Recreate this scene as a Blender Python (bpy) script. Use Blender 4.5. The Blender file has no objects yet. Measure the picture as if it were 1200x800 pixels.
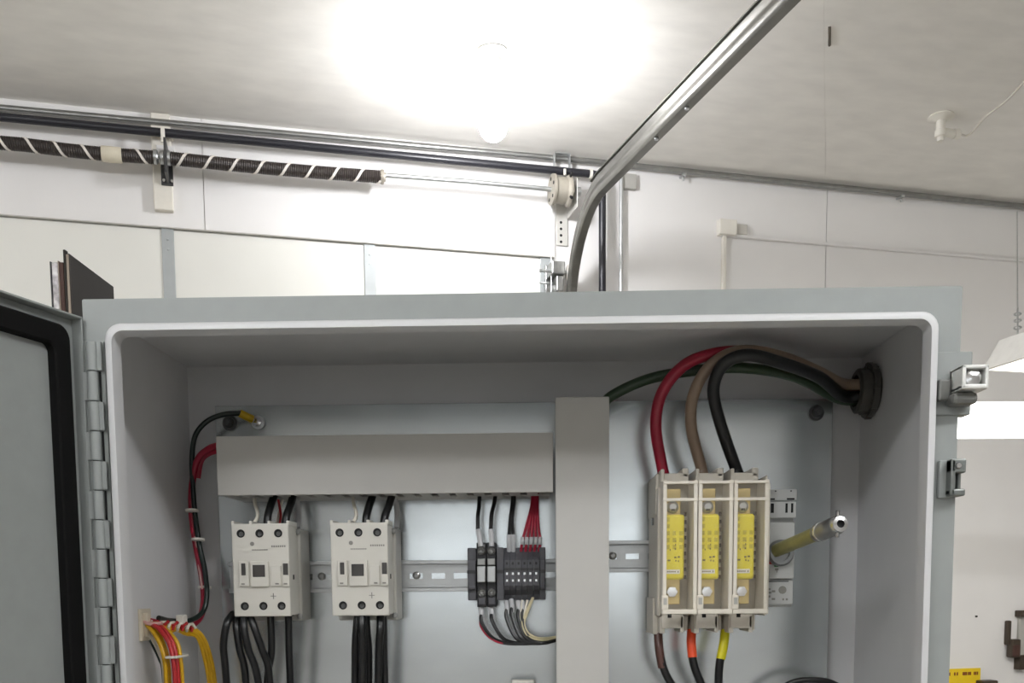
import bpy, bmesh, math, random
from mathutils import Vector, Matrix
random.seed(7)
S = bpy.context.scene
COL = S.collection
# ------------------------------------------------------------------ camera
CAM = Vector((0.0143, -0.8859, 1.4655))
R = Matrix(((0.99968375, 0.02378281, -0.00817218), (-0.00586617, -0.09546375, -0.99541562), (-0.02445393, 0.99514876, -0.09529404)))
F = 1161.185
cd = bpy.data.cameras.new('camera'); cam = bpy.data.objects.new('camera', cd); COL.objects.link(cam)
m = Matrix((R[0], -R[1], -R[2])).transposed().to_4x4(); m.translation = CAM
cam.matrix_world = m
cd.sensor_fit = 'HORIZONTAL'; cd.sensor_width = 36; cd.lens = 36 * F / 1200; cd.shift_y = 400 / 1200
cd.clip_start = 0.02; cd.clip_end = 60
S.camera = cam
# ------------------------------------------------------------------ world, exposure, light strengths
w = bpy.data.worlds.new('world'); S.world = w; w.use_nodes = True
w.node_tree.nodes['Background'].inputs[0].default_value = (0.9, 0.95, 1, 1)
w.node_tree.nodes['Background'].inputs[1].default_value = 3.1
S.view_settings.view_transform = 'Standard'; S.view_settings.look = 'None'
S.view_settings.gamma = 1; S.view_settings.use_curve_mapping = False
S.view_settings.exposure = 0.0
BULB = 178.0      # emission of the ceiling bulb
TUBE = 54.0       # emission of the fluorescent tubes overhead
SHOP = 9.0        # emission of the two hanging lights beyond the enclosure
S.cycles.use_denoising = True
S.cycles.max_bounces = 10; S.cycles.diffuse_bounces = 6; S.cycles.transparent_max_bounces = 12
S.cycles.sample_clamp_indirect = 6

# ------------------------------------------------------------------ frames and pixel rays (photo frame 1200 x 800)
BOXF = Matrix.Identity(4)
WANG = math.radians(15.668)
ROOM = Matrix.Translation((-0.0456, 2.058, 0)) @ Matrix.Rotation(WANG, 4, 'Z')   # x along the wall, -y into the room
RINV = ROOM.inverted()
def ray(x, y): return R.transposed() @ Vector(((x - 600) / F, (y - 800) / F, 1))
def hit(x, y, p, n):
    d = ray(x, y); p = Vector(p); n = Vector(n)
    return CAM + d * ((p - CAM).dot(n) / d.dot(n))
def PB(x, y, Y): return hit(x, y, (0, Y, 0), (0, 1, 0))
def PX(x, y, X): return hit(x, y, (X, 0, 0), (1, 0, 0))
def PR(x, y, d=0.0):
    n = ROOM.to_3x3() @ Vector((0, -1, 0))
    return RINV @ hit(x, y, ROOM @ Vector((0, -d, 0)), n)
def PC(x, y, z): return RINV @ hit(x, y, (0, 0, z), (0, 0, 1))

# ------------------------------------------------------------------ materials
def lin(c):
    return tuple(((v / 255) / 12.92 if v / 255 <= .04045 else ((v / 255 + .055) / 1.055) ** 2.4) for v in c) + (1,)
MATS = {}
def M(name, rgb, rough=.5, metal=0, var=.05, scale=40, bump=0, bscale=200, emit=0, stretch=None, spec=None, coat=0):
    if name in MATS: return MATS[name]
    mt = bpy.data.materials.new(name); mt.use_nodes = True; nt = mt.node_tree; b = nt.nodes['Principled BSDF']
    b.inputs['Roughness'].default_value = rough; b.inputs['Metallic'].default_value = metal
    if spec is not None: b.inputs['Specular IOR Level'].default_value = spec
    if coat: b.inputs['Coat Weight'].default_value = coat
    c = lin(rgb)
    tc = nt.nodes.new('ShaderNodeTexCoord'); mp = nt.nodes.new('ShaderNodeMapping')
    nt.links.new(tc.outputs['Object'], mp.inputs[0])
    if stretch: mp.inputs['Scale'].default_value = stretch
    nz = nt.nodes.new('ShaderNodeTexNoise'); nz.inputs['Scale'].default_value = scale; nz.inputs['Detail'].default_value = 6
    nt.links.new(mp.outputs[0], nz.inputs['Vector'])
    rp = nt.nodes.new('ShaderNodeValToRGB')
    rp.color_ramp.elements[0].position = .3; rp.color_ramp.elements[1].position = .7
    rp.color_ramp.elements[0].color = tuple(v * (1 - var) for v in c[:3]) + (1,)
    rp.color_ramp.elements[1].color = tuple(min(1, v * (1 + var)) for v in c[:3]) + (1,)
    nt.links.new(nz.outputs['Fac'], rp.inputs[0]); nt.links.new(rp.outputs[0], b.inputs['Base Color'])
    if bump:
        n2 = nt.nodes.new('ShaderNodeTexNoise'); n2.inputs['Scale'].default_value = bscale
        nt.links.new(mp.outputs[0], n2.inputs['Vector'])
        bp = nt.nodes.new('ShaderNodeBump'); bp.inputs['Strength'].default_value = bump; bp.inputs['Distance'].default_value = .002
        nt.links.new(n2.outputs['Fac'], bp.inputs['Height']); nt.links.new(bp.outputs[0], b.inputs['Normal'])
    if emit:
        b.inputs['Emission Color'].default_value = c; b.inputs['Emission Strength'].default_value = emit
    MATS[name] = mt
    return mt
def clear(name, rgb, fac):
    mt = bpy.data.materials.new(name); mt.use_nodes = True; nt = mt.node_tree; b = nt.nodes['Principled BSDF']
    b.inputs['Base Color'].default_value = lin(rgb); b.inputs['Roughness'].default_value = .2
    t = nt.nodes.new('ShaderNodeBsdfTransparent'); mx = nt.nodes.new('ShaderNodeMixShader'); mx.inputs[0].default_value = fac
    nz = nt.nodes.new('ShaderNodeTexNoise'); nz.inputs['Scale'].default_value = 60
    bp = nt.nodes.new('ShaderNodeBump'); bp.inputs['Strength'].default_value = .1; nt.links.new(nz.outputs[0], bp.inputs['Height']); nt.links.new(bp.outputs[0], b.inputs['Normal'])
    nt.links.new(t.outputs[0], mx.inputs[1]); nt.links.new(b.outputs[0], mx.inputs[2])
    nt.links.new(mx.outputs[0], nt.nodes['Material Output'].inputs[0])
    return mt
m_wall = M('wall paint', (230, 228, 226), .6, var=.02, scale=6, bump=.05)
m_ceil = M('ceiling paint', (233, 230, 224), .75, var=.05, scale=9, bump=.05, bscale=90, stretch=(1, 2, 1))
m_conc = M('concrete floor', (186, 184, 178), .7, var=.1, scale=8, bump=.2)
m_doorp = M('garage door panel', (226, 225, 218), .5, var=.02, scale=5)
m_grey = M('grey enclosure paint', (146, 150, 148), .42, var=.03, scale=60, bump=.03, bscale=900)
m_white = M('white enclosure paint', (208, 208, 209), .38, var=.015, scale=30)
m_black = M('black rubber', (12, 12, 12), .8, var=.1, spec=.15)
m_nut = M('dark nut steel', (92, 92, 92), .35, .8)
m_galv = M('galvanised panel', (206, 211, 212), .20, .78, var=.05, scale=14, stretch=(1, 1, 2.5))
m_zinc = M('zinc steel', (190, 192, 192), .35, .9, var=.08)
m_rail = M('rolled galvanised steel', (112, 111, 106), .32, .9, var=.1, scale=25)
m_dark = M('dark hole', (18, 18, 18), .8)
m_duct = M('grey duct plastic', (190, 188, 183), .5, var=.015)
m_cont = M('contactor beige plastic', (205, 202, 193), .45, var=.02)
m_contd = M('contactor base plastic', (176, 174, 167), .5, var=.03)
m_shade = M('dark window plastic', (62, 60, 58), .3)
m_print = M('grey print', (130, 128, 122), .6)
m_term = M('terminal dark grey plastic', (72, 72, 76), .5, var=.05)
m_termb = M('terminal black plastic', (32, 32, 34), .45)
m_chrome = M('bright screw metal', (215, 215, 215), .2, 1, var=.05)
m_brass = M('tinned brass', (205, 182, 122), .35, .7, var=.1)
m_fbase = M('fuse base beige plastic', (206, 200, 188), .45, var=.02)
m_fframe = M('milky cover frame', (226, 219, 205), .35, var=.02)
m_clear = clear('clear cover', (225, 215, 195), .07)
m_pane = clear('window glass', (235, 240, 240), .06)
m_yel = M('yellow fuse label', (228, 212, 36), .45, var=.04)
m_yel2 = M('dark yellow print', (188, 172, 20), .5)
m_sw = M('switch grey plastic', (186, 187, 185), .45, var=.02)
m_olive = M('yellow zinc steel', (150, 146, 92), .4, .4, var=.15, scale=60)
def wirem(n, c): return M(n + ' insulation', c, .35, var=.06, scale=80)
w_black = wirem('black', (20, 21, 22)); w_red = wirem('red', (150, 22, 48)); w_tan = wirem('tan', (142, 122, 104)); w_green = wirem('green', (44, 64, 42))
w_yel = wirem('yellow', (206, 160, 16)); w_red2 = wirem('bright red', (172, 34, 38)); w_white = wirem('white', (222, 216, 202)); w_dkgreen = wirem('dark green', (24, 44, 36))
w_brown = wirem('brown', (86, 58, 52)); w_orange = wirem('orange', (226, 82, 46)); w_by = wirem('lemon', (214, 204, 30)); w_cream = wirem('cream', (206, 196, 160))
m_pvc = M('white plastic', (228, 224, 214), .4, var=.02)
m_ferr = M('grey ferrule sleeve', (188, 188, 190), .4)
m_spring = M('brown oiled spring steel', (50, 43, 39), .5, .2, var=.2, scale=60)
m_stripe = M('white paint stripe', (222, 216, 208), .6)
m_drum = M('cast drum alloy', (158, 152, 140), .5, .3, var=.06)
m_bpipe = M('black pipe', (34, 34, 40), .35, var=.1)
m_gpipe = M('grey steel conduit', (150, 150, 148), .3, .8, var=.1)
m_strip = M('grey door stile', (168, 172, 172), .5, .2, var=.03)
m_glow = M('lit bulb', (250, 251, 255), .4, emit=BULB)
m_tube = M('lit tube', (250, 252, 255), .4, emit=TUBE)
m_shop = M('lit diffuser', (255, 253, 248), .4, emit=SHOP)

# ------------------------------------------------------------------ mesh helpers
def nb(): return bmesh.new()
def bx(bm, x0, x1, y0, y1, z0, z1, bev=0, seg=2):
    r = bmesh.ops.create_cube(bm, size=1)
    for v in r['verts']:
        v.co = Vector(((x0 + x1) / 2 + v.co.x * (x1 - x0), (y0 + y1) / 2 + v.co.y * (y1 - y0), (z0 + z1) / 2 + v.co.z * (z1 - z0)))
    if bev:
        es = list({e for v in r['verts'] for e in v.link_edges})
        bmesh.ops.bevel(bm, geom=es, offset=bev, segments=seg, profile=.5, affect='EDGES')
    return bm
def frame_of(d):
    d = d.normalized(); a = Vector((0, 0, 1)) if abs(d.z) < .9 else Vector((1, 0, 0))
    x = d.cross(a).normalized(); return x, d.cross(x).normalized()
def lathe(bm, prof, p, axis, seg=20, cap=True):
    p = Vector(p); axis = Vector(axis).normalized(); x, y = frame_of(axis); rings = []
    for (r, h) in prof:
        rings.append([bm.verts.new(p + axis * h + (x * math.cos(2 * math.pi * i / seg) + y * math.sin(2 * math.pi * i / seg)) * r) for i in range(seg)])
    for a, b in zip(rings, rings[1:]):
        for i in range(seg): bm.faces.new((a[i], a[(i + 1) % seg], b[(i + 1) % seg], b[i])).smooth = True
    if cap:
        bm.faces.new(rings[0][::-1]); bm.faces.new(rings[-1])
    return bm
def cyl(bm, p0, p1, r, seg=16, r1=None):
    p0 = Vector(p0); p1 = Vector(p1); return lathe(bm, [(r, 0), (r if r1 is None else r1, (p1 - p0).length)], p0, p1 - p0, seg)
def spline(pts, n=8):
    P = [Vector(p) for p in pts]
    if len(P) < 3: return P
    P = [P[0] * 2 - P[1]] + P + [P[-1] * 2 - P[-2]]; out = []
    for i in range(1, len(P) - 2):
        a, b, c, d = P[i - 1:i + 3]
        for k in range(n):
            t = k / n
            out.append(.5 * (2 * b + (c - a) * t + (2 * a - 5 * b + 4 * c - d) * t * t + (3 * b - a - 3 * c + d) * t ** 3))
    out.append(P[-2]); return out
def sweep(bm, path, sec, closed=False):
    """sweep a 2-D section along path with parallel transport"""
    n = len(path); rings = []; x = None
    for i, p in enumerate(path):
        if closed: t = path[(i + 1) % n] - path[i - 1]
        else: t = path[min(i + 1, n - 1)] - path[max(i - 1, 0)]
        t.normalize()
        if x is None: x, _ = frame_of(t)
        x = (x - t * x.dot(t)).normalized(); y = t.cross(x)
        rings.append([bm.verts.new(p + x * a + y * b) for a, b in sec])
    k = len(sec)
    for i in range(n if closed else n - 1):
        a, b = rings[i], rings[(i + 1) % n]
        for j in range(k): bm.faces.new((a[j], a[(j + 1) % k], b[(j + 1) % k], b[j])).smooth = True
    if not closed: bm.faces.new(rings[0][::-1]); bm.faces.new(rings[-1])
    return bm
def circ(r, seg=10): return [(r * math.cos(2 * math.pi * i / seg), r * math.sin(2 * math.pi * i / seg)) for i in range(seg)]
def tube(bm, pts, r, seg=10, n=8): return sweep(bm, spline(pts, n), circ(r, seg))
def prism(bm, poly, fn, a, b):
    """poly: 2-D outline, fn(u,v,t) -> 3-D, extruded t = a..b"""
    A = [bm.verts.new(fn(u, v, a)) for u, v in poly]; B = [bm.verts.new(fn(u, v, b)) for u, v in poly]
    k = len(poly)
    for j in range(k): bm.faces.new((A[j], A[(j + 1) % k], B[(j + 1) % k], B[j]))
    bm.faces.new(A[::-1]); bm.faces.new(B); return bm
def rrect(x0, x1, z0, z1, r, seg=6):
    out = []
    for cx, cz, a0 in ((x1 - r, z1 - r, 0), (x0 + r, z1 - r, 90), (x0 + r, z0 + r, 180), (x1 - r, z0 + r, 270)):
        for i in range(seg + 1):
            a = math.radians(a0 + 90 * i / seg); out.append((cx + r * math.cos(a), cz + r * math.sin(a)))
    return out
def ring_loops(bm, loops, closed=False, smooth=True):
    """connect equal-length loops of 3-D points into a band; closed joins last to first"""
    V = [[bm.verts.new(p) for p in L] for L in loops]; k = len(V[0]); n = len(V)
    for i in range(n if closed else n - 1):
        a, b = V[i], V[(i + 1) % n]
        for j in range(k): bm.faces.new((a[j], a[(j + 1) % k], b[(j + 1) % k], b[j])).smooth = smooth
    return bm
# ------------------------------------------------------------------ object helpers
BASE = {}
def mesh_obj(name, bm, mat, base):
    bmesh.ops.recalc_face_normals(bm, faces=bm.faces)
    me = bpy.data.meshes.new(name)
    bmesh.ops.translate(bm, vec=-Vector(base), verts=bm.verts)
    bm.to_mesh(me); bm.free()
    sm = [p_.use_smooth for p_ in me.polygons]; me.set_sharp_from_angle(angle=math.radians(38)); me.polygons.foreach_set('use_smooth', sm)
    me.materials.append(mat)
    o = bpy.data.objects.new(name, me); COL.objects.link(o); return o
def props(o, label=None, cat=None, group=None, kind=None):
    for k, v in (('label', label), ('category', cat), ('group', group), ('kind', kind)):
        if v: o[k] = v
    return o
def place(o, base, fr):
    o.matrix_world = fr @ Matrix.Translation(base); BASE[o.name] = Vector(base)
def thing(name, label, cat, base, fr=BOXF, group=None, kind=None):
    o = bpy.data.objects.new(name, None); COL.objects.link(o); o.empty_display_size = .05
    place(o, Vector(base), fr); return props(o, label, cat, group, kind)
def part(par, name, bm, mat, label=None, kind=None):
    o = mesh_obj(name, bm, mat, BASE[par.name]); o.parent = par; BASE[o.name] = BASE[par.name]
    return props(o, label, None, None, kind)
def single(name, bm, mat, label, cat, fr=BOXF, group=None, kind=None):
    xs = [v.co for v in bm.verts]
    b = Vector(((min(c.x for c in xs) + max(c.x for c in xs)) / 2, (min(c.y for c in xs) + max(c.y for c in xs)) / 2, min(c.z for c in xs)))
    o = mesh_obj(name, bm, mat, b); place(o, b, fr); return props(o, label, cat, group, kind)
def inst(src, par, off):
    """another piece like src, sharing its mesh"""
    o = src.copy(); COL.objects.link(o); o.parent = par; o.location = src.location + Vector(off); BASE[o.name] = BASE[par.name]; return o
def dup(root, off, label):
    r = root.copy(); COL.objects.link(r); r.location = root.location + Vector(off); r['label'] = label
    for ch in list(root.children):
        c = ch.copy(); COL.objects.link(c); c.parent = r
        for g in list(ch.children):
            d = g.copy(); COL.objects.link(d); d.parent = c
    return r
B3 = lambda *a, **k: bx(nb(), *a, **k)

# ================================================================== THE ROOM (room frame: x along wall, y = -distance from wall)
ZB0 = .806; CZ = 2.70; UL, UR, DB = -4.2, 3.6, 6.2
DU0, DU1, DZ = -2.05, 0.125, 2.42            # sectional door opening
# floor
single('floor', B3(UL, UR, -DB, .12, -.1, 0), m_conc, 'grey concrete floor', 'floor', ROOM, kind='structure')
# ceiling with sheets
c = single('ceiling', B3(UL, UR, -DB, .12, CZ + .008, CZ + .1), m_ceil, 'warm grey painted sheet ceiling', 'ceiling', ROOM, kind='structure')
us = [UL, 1.0, UR]
for a, b in zip(us, us[1:]):
    sk = lambda u: .626 if u == 1.0 else 0
    part(c, 'ceiling_sheet', prism(nb(), [(a + .0002, 0), (b - .0002, 0), (b - .0002 - sk(b) * DB, -DB), (a + .0002 - sk(a) * DB, -DB)], lambda u, v, t: Vector((u, v, t)), CZ, CZ + .009), m_ceil)
q0, q1 = PC(972, 31, CZ), PC(972, 53, CZ)
bm = nb(); sweep(bm, [Vector((q0.x, q0.y, CZ)), Vector((q1.x, q1.y, CZ))], circ(.0032, 8)); part(c, 'ceiling_slot', bm, M('dark ceiling slot', (96, 88, 78), .8))  # thin dark rod drawn along the slot in the ceiling
# back wall: slab pieces around the door opening, faced with sheets
bm = nb(); bx(bm, UL, DU0, .008, .12, 0, CZ); bx(bm, DU1, UR, .008, .12, 0, CZ); bx(bm, DU0, DU1, .008, .12, DZ, CZ)
wl = single('wall_back', bm, m_wall, 'white sheeted wall around the sectional door', 'wall', ROOM, kind='structure')
for a, b, z0 in ((UL, DU0, 0), (DU0, -.845, DZ), (-.843, DU1, DZ), (DU1, 1.004, 0), (1.0065, UR, 0)):
    part(wl, 'wall_sheet', B3(a, b, 0, .009, z0, CZ), m_wall)
part(wl, 'wall_nail', B3(*[PR(1144, 722).x + d for d in (-.004, .004)], -.002, .002, PR(1144, 722).z - .003, PR(1144, 722).z + .003), m_dark)
single('wall_left', B3(UL - .1, UL, -DB, .12, 0, CZ), m_wall, 'white left wall', 'wall', ROOM, kind='structure')
single('wall_right', B3(UR, UR + .1, -DB, .12, 0, CZ), m_wall, 'white right wall', 'wall', ROOM, kind='structure')
WINS = ((-2.56, -1.74), (-1.52, -.66)); WZ0, WZ1 = 1.38, 1.99
bm = nb(); bx(bm, UL, UR, -DB - .1, -DB, 0, WZ0); bx(bm, UL, UR, -DB - .1, -DB, WZ1, CZ)
for a, b in ((UL, WINS[0][0]), (WINS[0][1], WINS[1][0]), (WINS[1][1], UR)): bx(bm, a, b, -DB - .1, -DB, WZ0, WZ1)
single('wall_front', bm, m_wall, 'white wall with two windows behind the viewer', 'wall', ROOM, kind='structure')
for i, (a, b) in enumerate(WINS):
    wn = thing('window_%d' % (i + 1), '%s daylit window in the wall behind the viewer' % ('left', 'right')[i], 'window', ((a + b) / 2, -DB - .05, WZ0), ROOM, kind='structure')
    bm = nb(); bx(bm, a, b, -DB - .08, -DB - .02, WZ0, WZ0 + .05); bx(bm, a, b, -DB - .08, -DB - .02, WZ1 - .05, WZ1); bx(bm, a, a + .05, -DB - .08, -DB - .02, WZ0 + .05, WZ1 - .05); bx(bm, b - .05, b, -DB - .08, -DB - .02, WZ0 + .05, WZ1 - .05); bx(bm, (a + b) / 2 - .02, (a + b) / 2 + .02, -DB - .07, -DB - .03, WZ0 + .05, WZ1 - .05)
    part(wn, 'window_frame', bm, m_pvc)
    for x0_, x1_ in ((a + .05, (a + b) / 2 - .02), ((a + b) / 2 + .02, b - .05)): part(wn, 'window_pane', B3(x0_, x1_, -DB - .052, -DB - .048, WZ0 + .05, WZ1 - .05), m_pane)
# sectional garage door
dr = thing('door_1', 'white sectional garage door with grey stiles, closed', 'garage door', (-.96, .03, 0), ROOM, kind='structure')
for k in range(4):
    part(dr, 'door_section', B3(DU0 + .004, DU1 - .004, .012, .05, k * .605 + .001, k * .605 + .603, .004), m_doorp)
st = None
for u in (-1.99, -1.47, -.940, -.408, .10):
    if st is None:
        st0 = u; st = part(dr, 'door_stile', B3(u - .0155, u + .0155, .008, .013, 1.82, 2.425, .001), m_strip)
        scr = part(st, 'stile_rivet', lathe(nb(), [(.003, 0), (.002, .002)], (u, .0082, 2.39), (0, -1, 0), 8), m_zinc)
        s2 = scr.copy(); COL.objects.link(s2); s2.parent = st; s2.location.z -= .025
    else:
        n_ = inst(st, dr, (u - st0, 0, 0))
        for g in list(st.children): gg = g.copy(); COL.objects.link(gg); gg.parent = n_
part(dr, 'top_seal', B3(DU0, DU1, .0005, .012, DZ - .0022, DZ + .0018, .0005), M('grey seal', (196, 194, 188), .6))
# pad board for the centre bearing
p = PR(180, 215), PR(204, 250)
single('mounting_pad', B3(p[0].x, p[1].x, -.02, .009, p[1].z, p[0].z + .17, .003), M('cream board', (226, 221, 210), .6, var=.04), 'cream wooden pad behind the centre bearing above the garage door', 'board', ROOM)
# torsion shaft and springs
SD = .075
def onshaft(x, y): return PR(x, y, SD)
a, b = onshaft(190, 187), onshaft(657, 223)
shz = b.z; 
sh = thing('torsion_shaft', 'long galvanised torsion shaft running above the garage door', 'shaft', (-.9, -SD, shz), ROOM)
part(sh, 'shaft_tube', sweep(nb(), [Vector((u_, -SD, z_)) for u_, z_ in ((-2.0, 2.566), (-.94, 2.566), (-.4, 2.571), (-.14, shz), (b.x + .06, shz))], circ(.0065, 14)), m_zinc)
part(sh, 'collar', cyl(nb(), (b.x + .045, -SD, shz), (b.x + .057, -SD, shz), .013, 16), m_zinc)
def helix(u0, u1, r, pitch, wr, ws, hand, sag, seg=14, phase=0):
    bm = nb(); n = int(abs(u1 - u0) / pitch * seg); path = []
    for i in range(n + 1):
        t = i / n; ang = phase + hand * 2 * math.pi * i / seg
        path.append(Vector((u0 + (u1 - u0) * t, -SD + r * math.cos(ang), shz + sag(t) + r * math.sin(ang))))
    return path
def spring(u0, u1, hand, label, sag):
    t = thing('torsion_spring', label, 'spring', ((u0 + u1) / 2, -SD, shz - .02), ROOM, 'torsion springs above the garage door')
    bm = nb(); path = helix(u0, u1, 0.0140, .0056, .003, 5, -hand, sag)
    # coil wire, square-ish section kept radial
    rings = []
    for i, pnt in enumerate(path):
        tt = i / (len(path) - 1); c0 = Vector((pnt.x, -SD, shz + sag(tt))); rad = (pnt - c0).normalized(); ax = Vector((1, 0, 0))
        rings.append([bm.verts.new(pnt + rad * (.0028 * math.cos(k * math.pi / 2.5)) + ax * (.0031 * math.sin(k * math.pi / 2.5))) for k in range(5)])
    for A, Bq in zip(rings, rings[1:]):
        for j in range(5): bm.faces.new((A[j], A[(j + 1) % 5], Bq[(j + 1) % 5], Bq[j])).smooth = True
    part(t, 'coil', bm, m_spring)
    # painted stripe, twisted round the wound spring
    bm = nb(); path = helix(u0, u1, .0172, .0640, 0, 0, -hand, sag, 28); rings = []
    for i, pnt in enumerate(path):
        tt = i / (len(path) - 1); c0 = Vector((pnt.x, -SD, shz + sag(tt))); rad = (pnt - c0).normalized(); ax = Vector((1, 0, 0))
        rings.append([bm.verts.new(pnt + ax * s * .0036 + rad * q * .0006) for s, q in ((-1, -3), (-1, 0), (1, 0), (1, -3))])
    for A, Bq in zip(rings, rings[1:]):
        for j in range(4): bm.faces.new((A[j], A[(j + 1) % 4], Bq[(j + 1) % 4], Bq[j]))
    part(t, 'paint_stripe', bm, m_stripe, 'white paint stripe')
    return t
cu = a.x
e = onshaft(446, 207)
sp = spring(cu + .02, e.x, 1, 'brown torsion spring with white stripe right of the centre bearing', lambda t: -.012 + .003 * t - .003 * math.sin(math.pi * t))
part(sp, 'winding_cone', lathe(nb(), [(.016, 0), (.0185, .004), (.0185, .010), (.012, .011), (.011, .015)], (e.x - .002, -SD, shz - .009), (1, 0, 0), 20), m_drum)
part(sp, 'stationary_cone', lathe(nb(), [(.015, 0), (.0175, .003), (.0175, .010)], (cu + .010, -SD, shz - .012), (1, 0, 0), 20), m_zinc)
sp2 = spring(cu - .02, onshaft(0, 172).x - .25, 1, 'brown torsion spring with white stripe left of the centre bearing', lambda t: -.013 - .005 * math.sin(min(1, t * 2) * math.pi) + .002 * math.sin(t * 5))
f0, f1 = onshaft(119, 181), onshaft(143, 183)
part(sp2, 'tape_wrap', lathe(nb(), [(.0172, 0), (.0186, .002), (.0188, (f1.x - f0.x) * .5), (.0182, f1.x - f0.x)], (f0.x, -SD, shz - .016), (1, 0, 0), 20), M('cream tape', (214, 206, 186), .7, var=.05), 'cream tape wrap')
part(sp2, 'stationary_cone', lathe(nb(), [(.015, 0), (.0175, .003), (.0175, .010)], (cu - .010, -SD, shz - .012), (-1, 0, 0), 20), m_zinc)
# centre bearing bracket
bk = thing('centre_bearing', 'dark steel centre bearing bracket between the two torsion springs', 'bracket', (cu, -.03, shz - .05), ROOM)
bm = nb(); bx(bm, cu + .006, cu + .0125, -SD - .022, -.02, shz - .055, shz + .030, .001); bx(bm, cu - .008, cu + .022, -.026, -.02, shz - .060, shz + .02, .001); part(bk, 'bracket_plate', bm, M('dark bracket steel', (78, 78, 78), .4, .6))
part(bk, 'bearing', lathe(nb(), [(.013, 0), (.0165, .002), (.0165, .01), (.013, .012)], (cu - .006, -SD, shz - .012), (1, 0, 0), 20), m_zinc)
for du_ in (-.001, .019): part(bk, 'lag_screw', cyl(nb(), (cu + du_, -.026, shz - .05), (cu + du_, -.032, shz - .05), .004, 6), m_chrome)
# cable drum and end bearing plate
d = thing('cable_drum', 'beige cast cable drum at the right end of the torsion shaft', 'cable drum', (b.x, -SD, shz - .04), ROOM)
l0, l1 = -.028, .026
part(d, 'drum_body', lathe(nb(), [(.034, l0), (.041, l0 + .001), (.041, l0 + .008), (.035, l0 + .010), (.035, l1 - .012), (.037, l1 - .01), (.041, l1 - .006), (.041, l1), (.02, l1 + .001), (.018, l1 + .01)], (b.x, -SD, shz), (1, 0, 0), 32), m_drum)
for k in range(5):
    bm = nb(); an = k * 1.256 + .3; cyl(bm, (b.x + l0 - .001, -SD + .028 * math.cos(an), shz + .028 * math.sin(an)), (b.x + l0 + .002, -SD + .028 * math.cos(an), shz + .028 * math.sin(an)), .005, 8); part(d, 'drum_hole', bm, m_dark)
for k in range(2): part(d, 'set_screw', cyl(nb(), (b.x + .02, -SD - .03, shz + (-.026, .028)[k]), (b.x + .02, -SD - .043, shz + (-.034, .034)[k]), .004, 6), m_dark)
part(d, 'cable', tube(nb(), [(b.x + l0 + .012, -SD + .036, shz), (b.x + l0 + .010, -SD + .036, shz - .25), (b.x + l0 + .008, -SD + .036, shz - .8)], .0018, 6), m_zinc)
ep = thing('end_bearing_plate', 'white perforated end bearing plate under the cable drum', 'bracket', (b.x + .02, 0, shz - .12), ROOM)
bm = nb(); bx(bm, b.x + .040, b.x + .043, -.10, 0, shz - .05, shz + .03, .001); bx(bm, b.x + .008, b.x + .043, -.006, .0, shz - .125, shz + .03, .001); part(ep, 'plate', bm, M('white galvanised plate', (206, 204, 198), .4, .3))
for k in range(4): part(ep, 'plate_hole', cyl(nb(), (b.x + .022, -.0055, shz - .115 + k * .018), (b.x + .022, -.0065, shz - .115 + k * .018), .004, 8), m_dark)
# door track: C channel, vertical, curved, then back along the ceiling
def railpt(s):   # path: vertical, quarter bend, horizontal run
    Rb = .27; u0 = .158; d0 = .05
    if s < 0: return Vector((u0, -d0, 2.235 + s))
    L = Rb * math.pi / 2
    if s < L:
        an = s / Rb; return Vector((u0, -(d0 + Rb - Rb * math.cos(an)), 2.235 + Rb * math.sin(an)))
    dd = d0 + Rb + s - L; return Vector((u0 + .050 * (s - L), -dd, 2.235 + Rb + .0 * (s - L)))
ss = [-2.2, -.6, -.001] + [.424 * i / 10 for i in range(11)] + [.7, 1.2, 1.8, 2.6]
tr = thing('door_track', 'galvanised curved steel garage door track running up and across the ceiling', 'track', (.158, -.05, .035), ROOM)
sec = [(-.021, .013), (-.024, .010), (-.024, -.010), (-.020, -.014), (-.013, -.0165), (-.006, -.0150), (.0, -.0125), (.006, -.0130), (.012, -.0160), (.018, -.0160), (.023, -.011), (.023, .012)]
bm = nb(); rings = []
for i, s in enumerate(ss):
    p = railpt(s); t = (railpt(s + .002) - railpt(s - .002)).normalized(); x = Vector((1, 0, 0)); y = t.cross(x).normalized()   # y towards the outside of the bend
    k_ = .5 + .5 * min(1, max(0, s / .424)); rings.append([bm.verts.new(p + y * u * k_ + x * v * (.6 + .4 * k_)) for u, v in sec])
k = len(sec)
for A, Bq in zip(rings, rings[1:]):
    for j in range(k): bm.faces.new((A[j], A[(j + 1) % k], Bq[(j + 1) % k], Bq[j])).smooth = j not in (1, 10, 11)
bm.faces.new(rings[0]); bm.faces.new(rings[-1][::-1])
part(tr, 'channel', bm, m_rail)
bm = nb(); rings = []
for i, s in enumerate(ss[12:]):
    p = railpt(s); t = (railpt(s + .002) - railpt(s - .002)).normalized(); x = Vector((1, 0, 0)); y = t.cross(x).normalized()
    rings.append([bm.verts.new(p + y * u + x * v) for u, v in ((.023, -.018), (.026, -.018), (.026, .014), (.023, .014))])
for A, Bq in zip(rings, rings[1:]):
    for j in range(4): bm.faces.new((A[j], A[(j + 1) % 4], Bq[(j + 1) % 4], Bq[j]))
bm.faces.new(rings[0]); bm.faces.new(rings[-1][::-1]); part(tr, 'stiffener_angle', bm, m_rail)
for s in (.75, .9, 1.35): p = railpt(s); part(tr, 'track_bolt', cyl(nb(), p + Vector((-.002, 0, -.023)), p + Vector((-.002, 0, -.028)), .005, 8), m_zinc)
for z in (.5, 1.4, 2.2): part(tr, 'wall_bracket', bx(nb(), .166, .172, -.05, 0, z - .03, z + .03, .001), m_zinc)
p = railpt(2.45)
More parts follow.
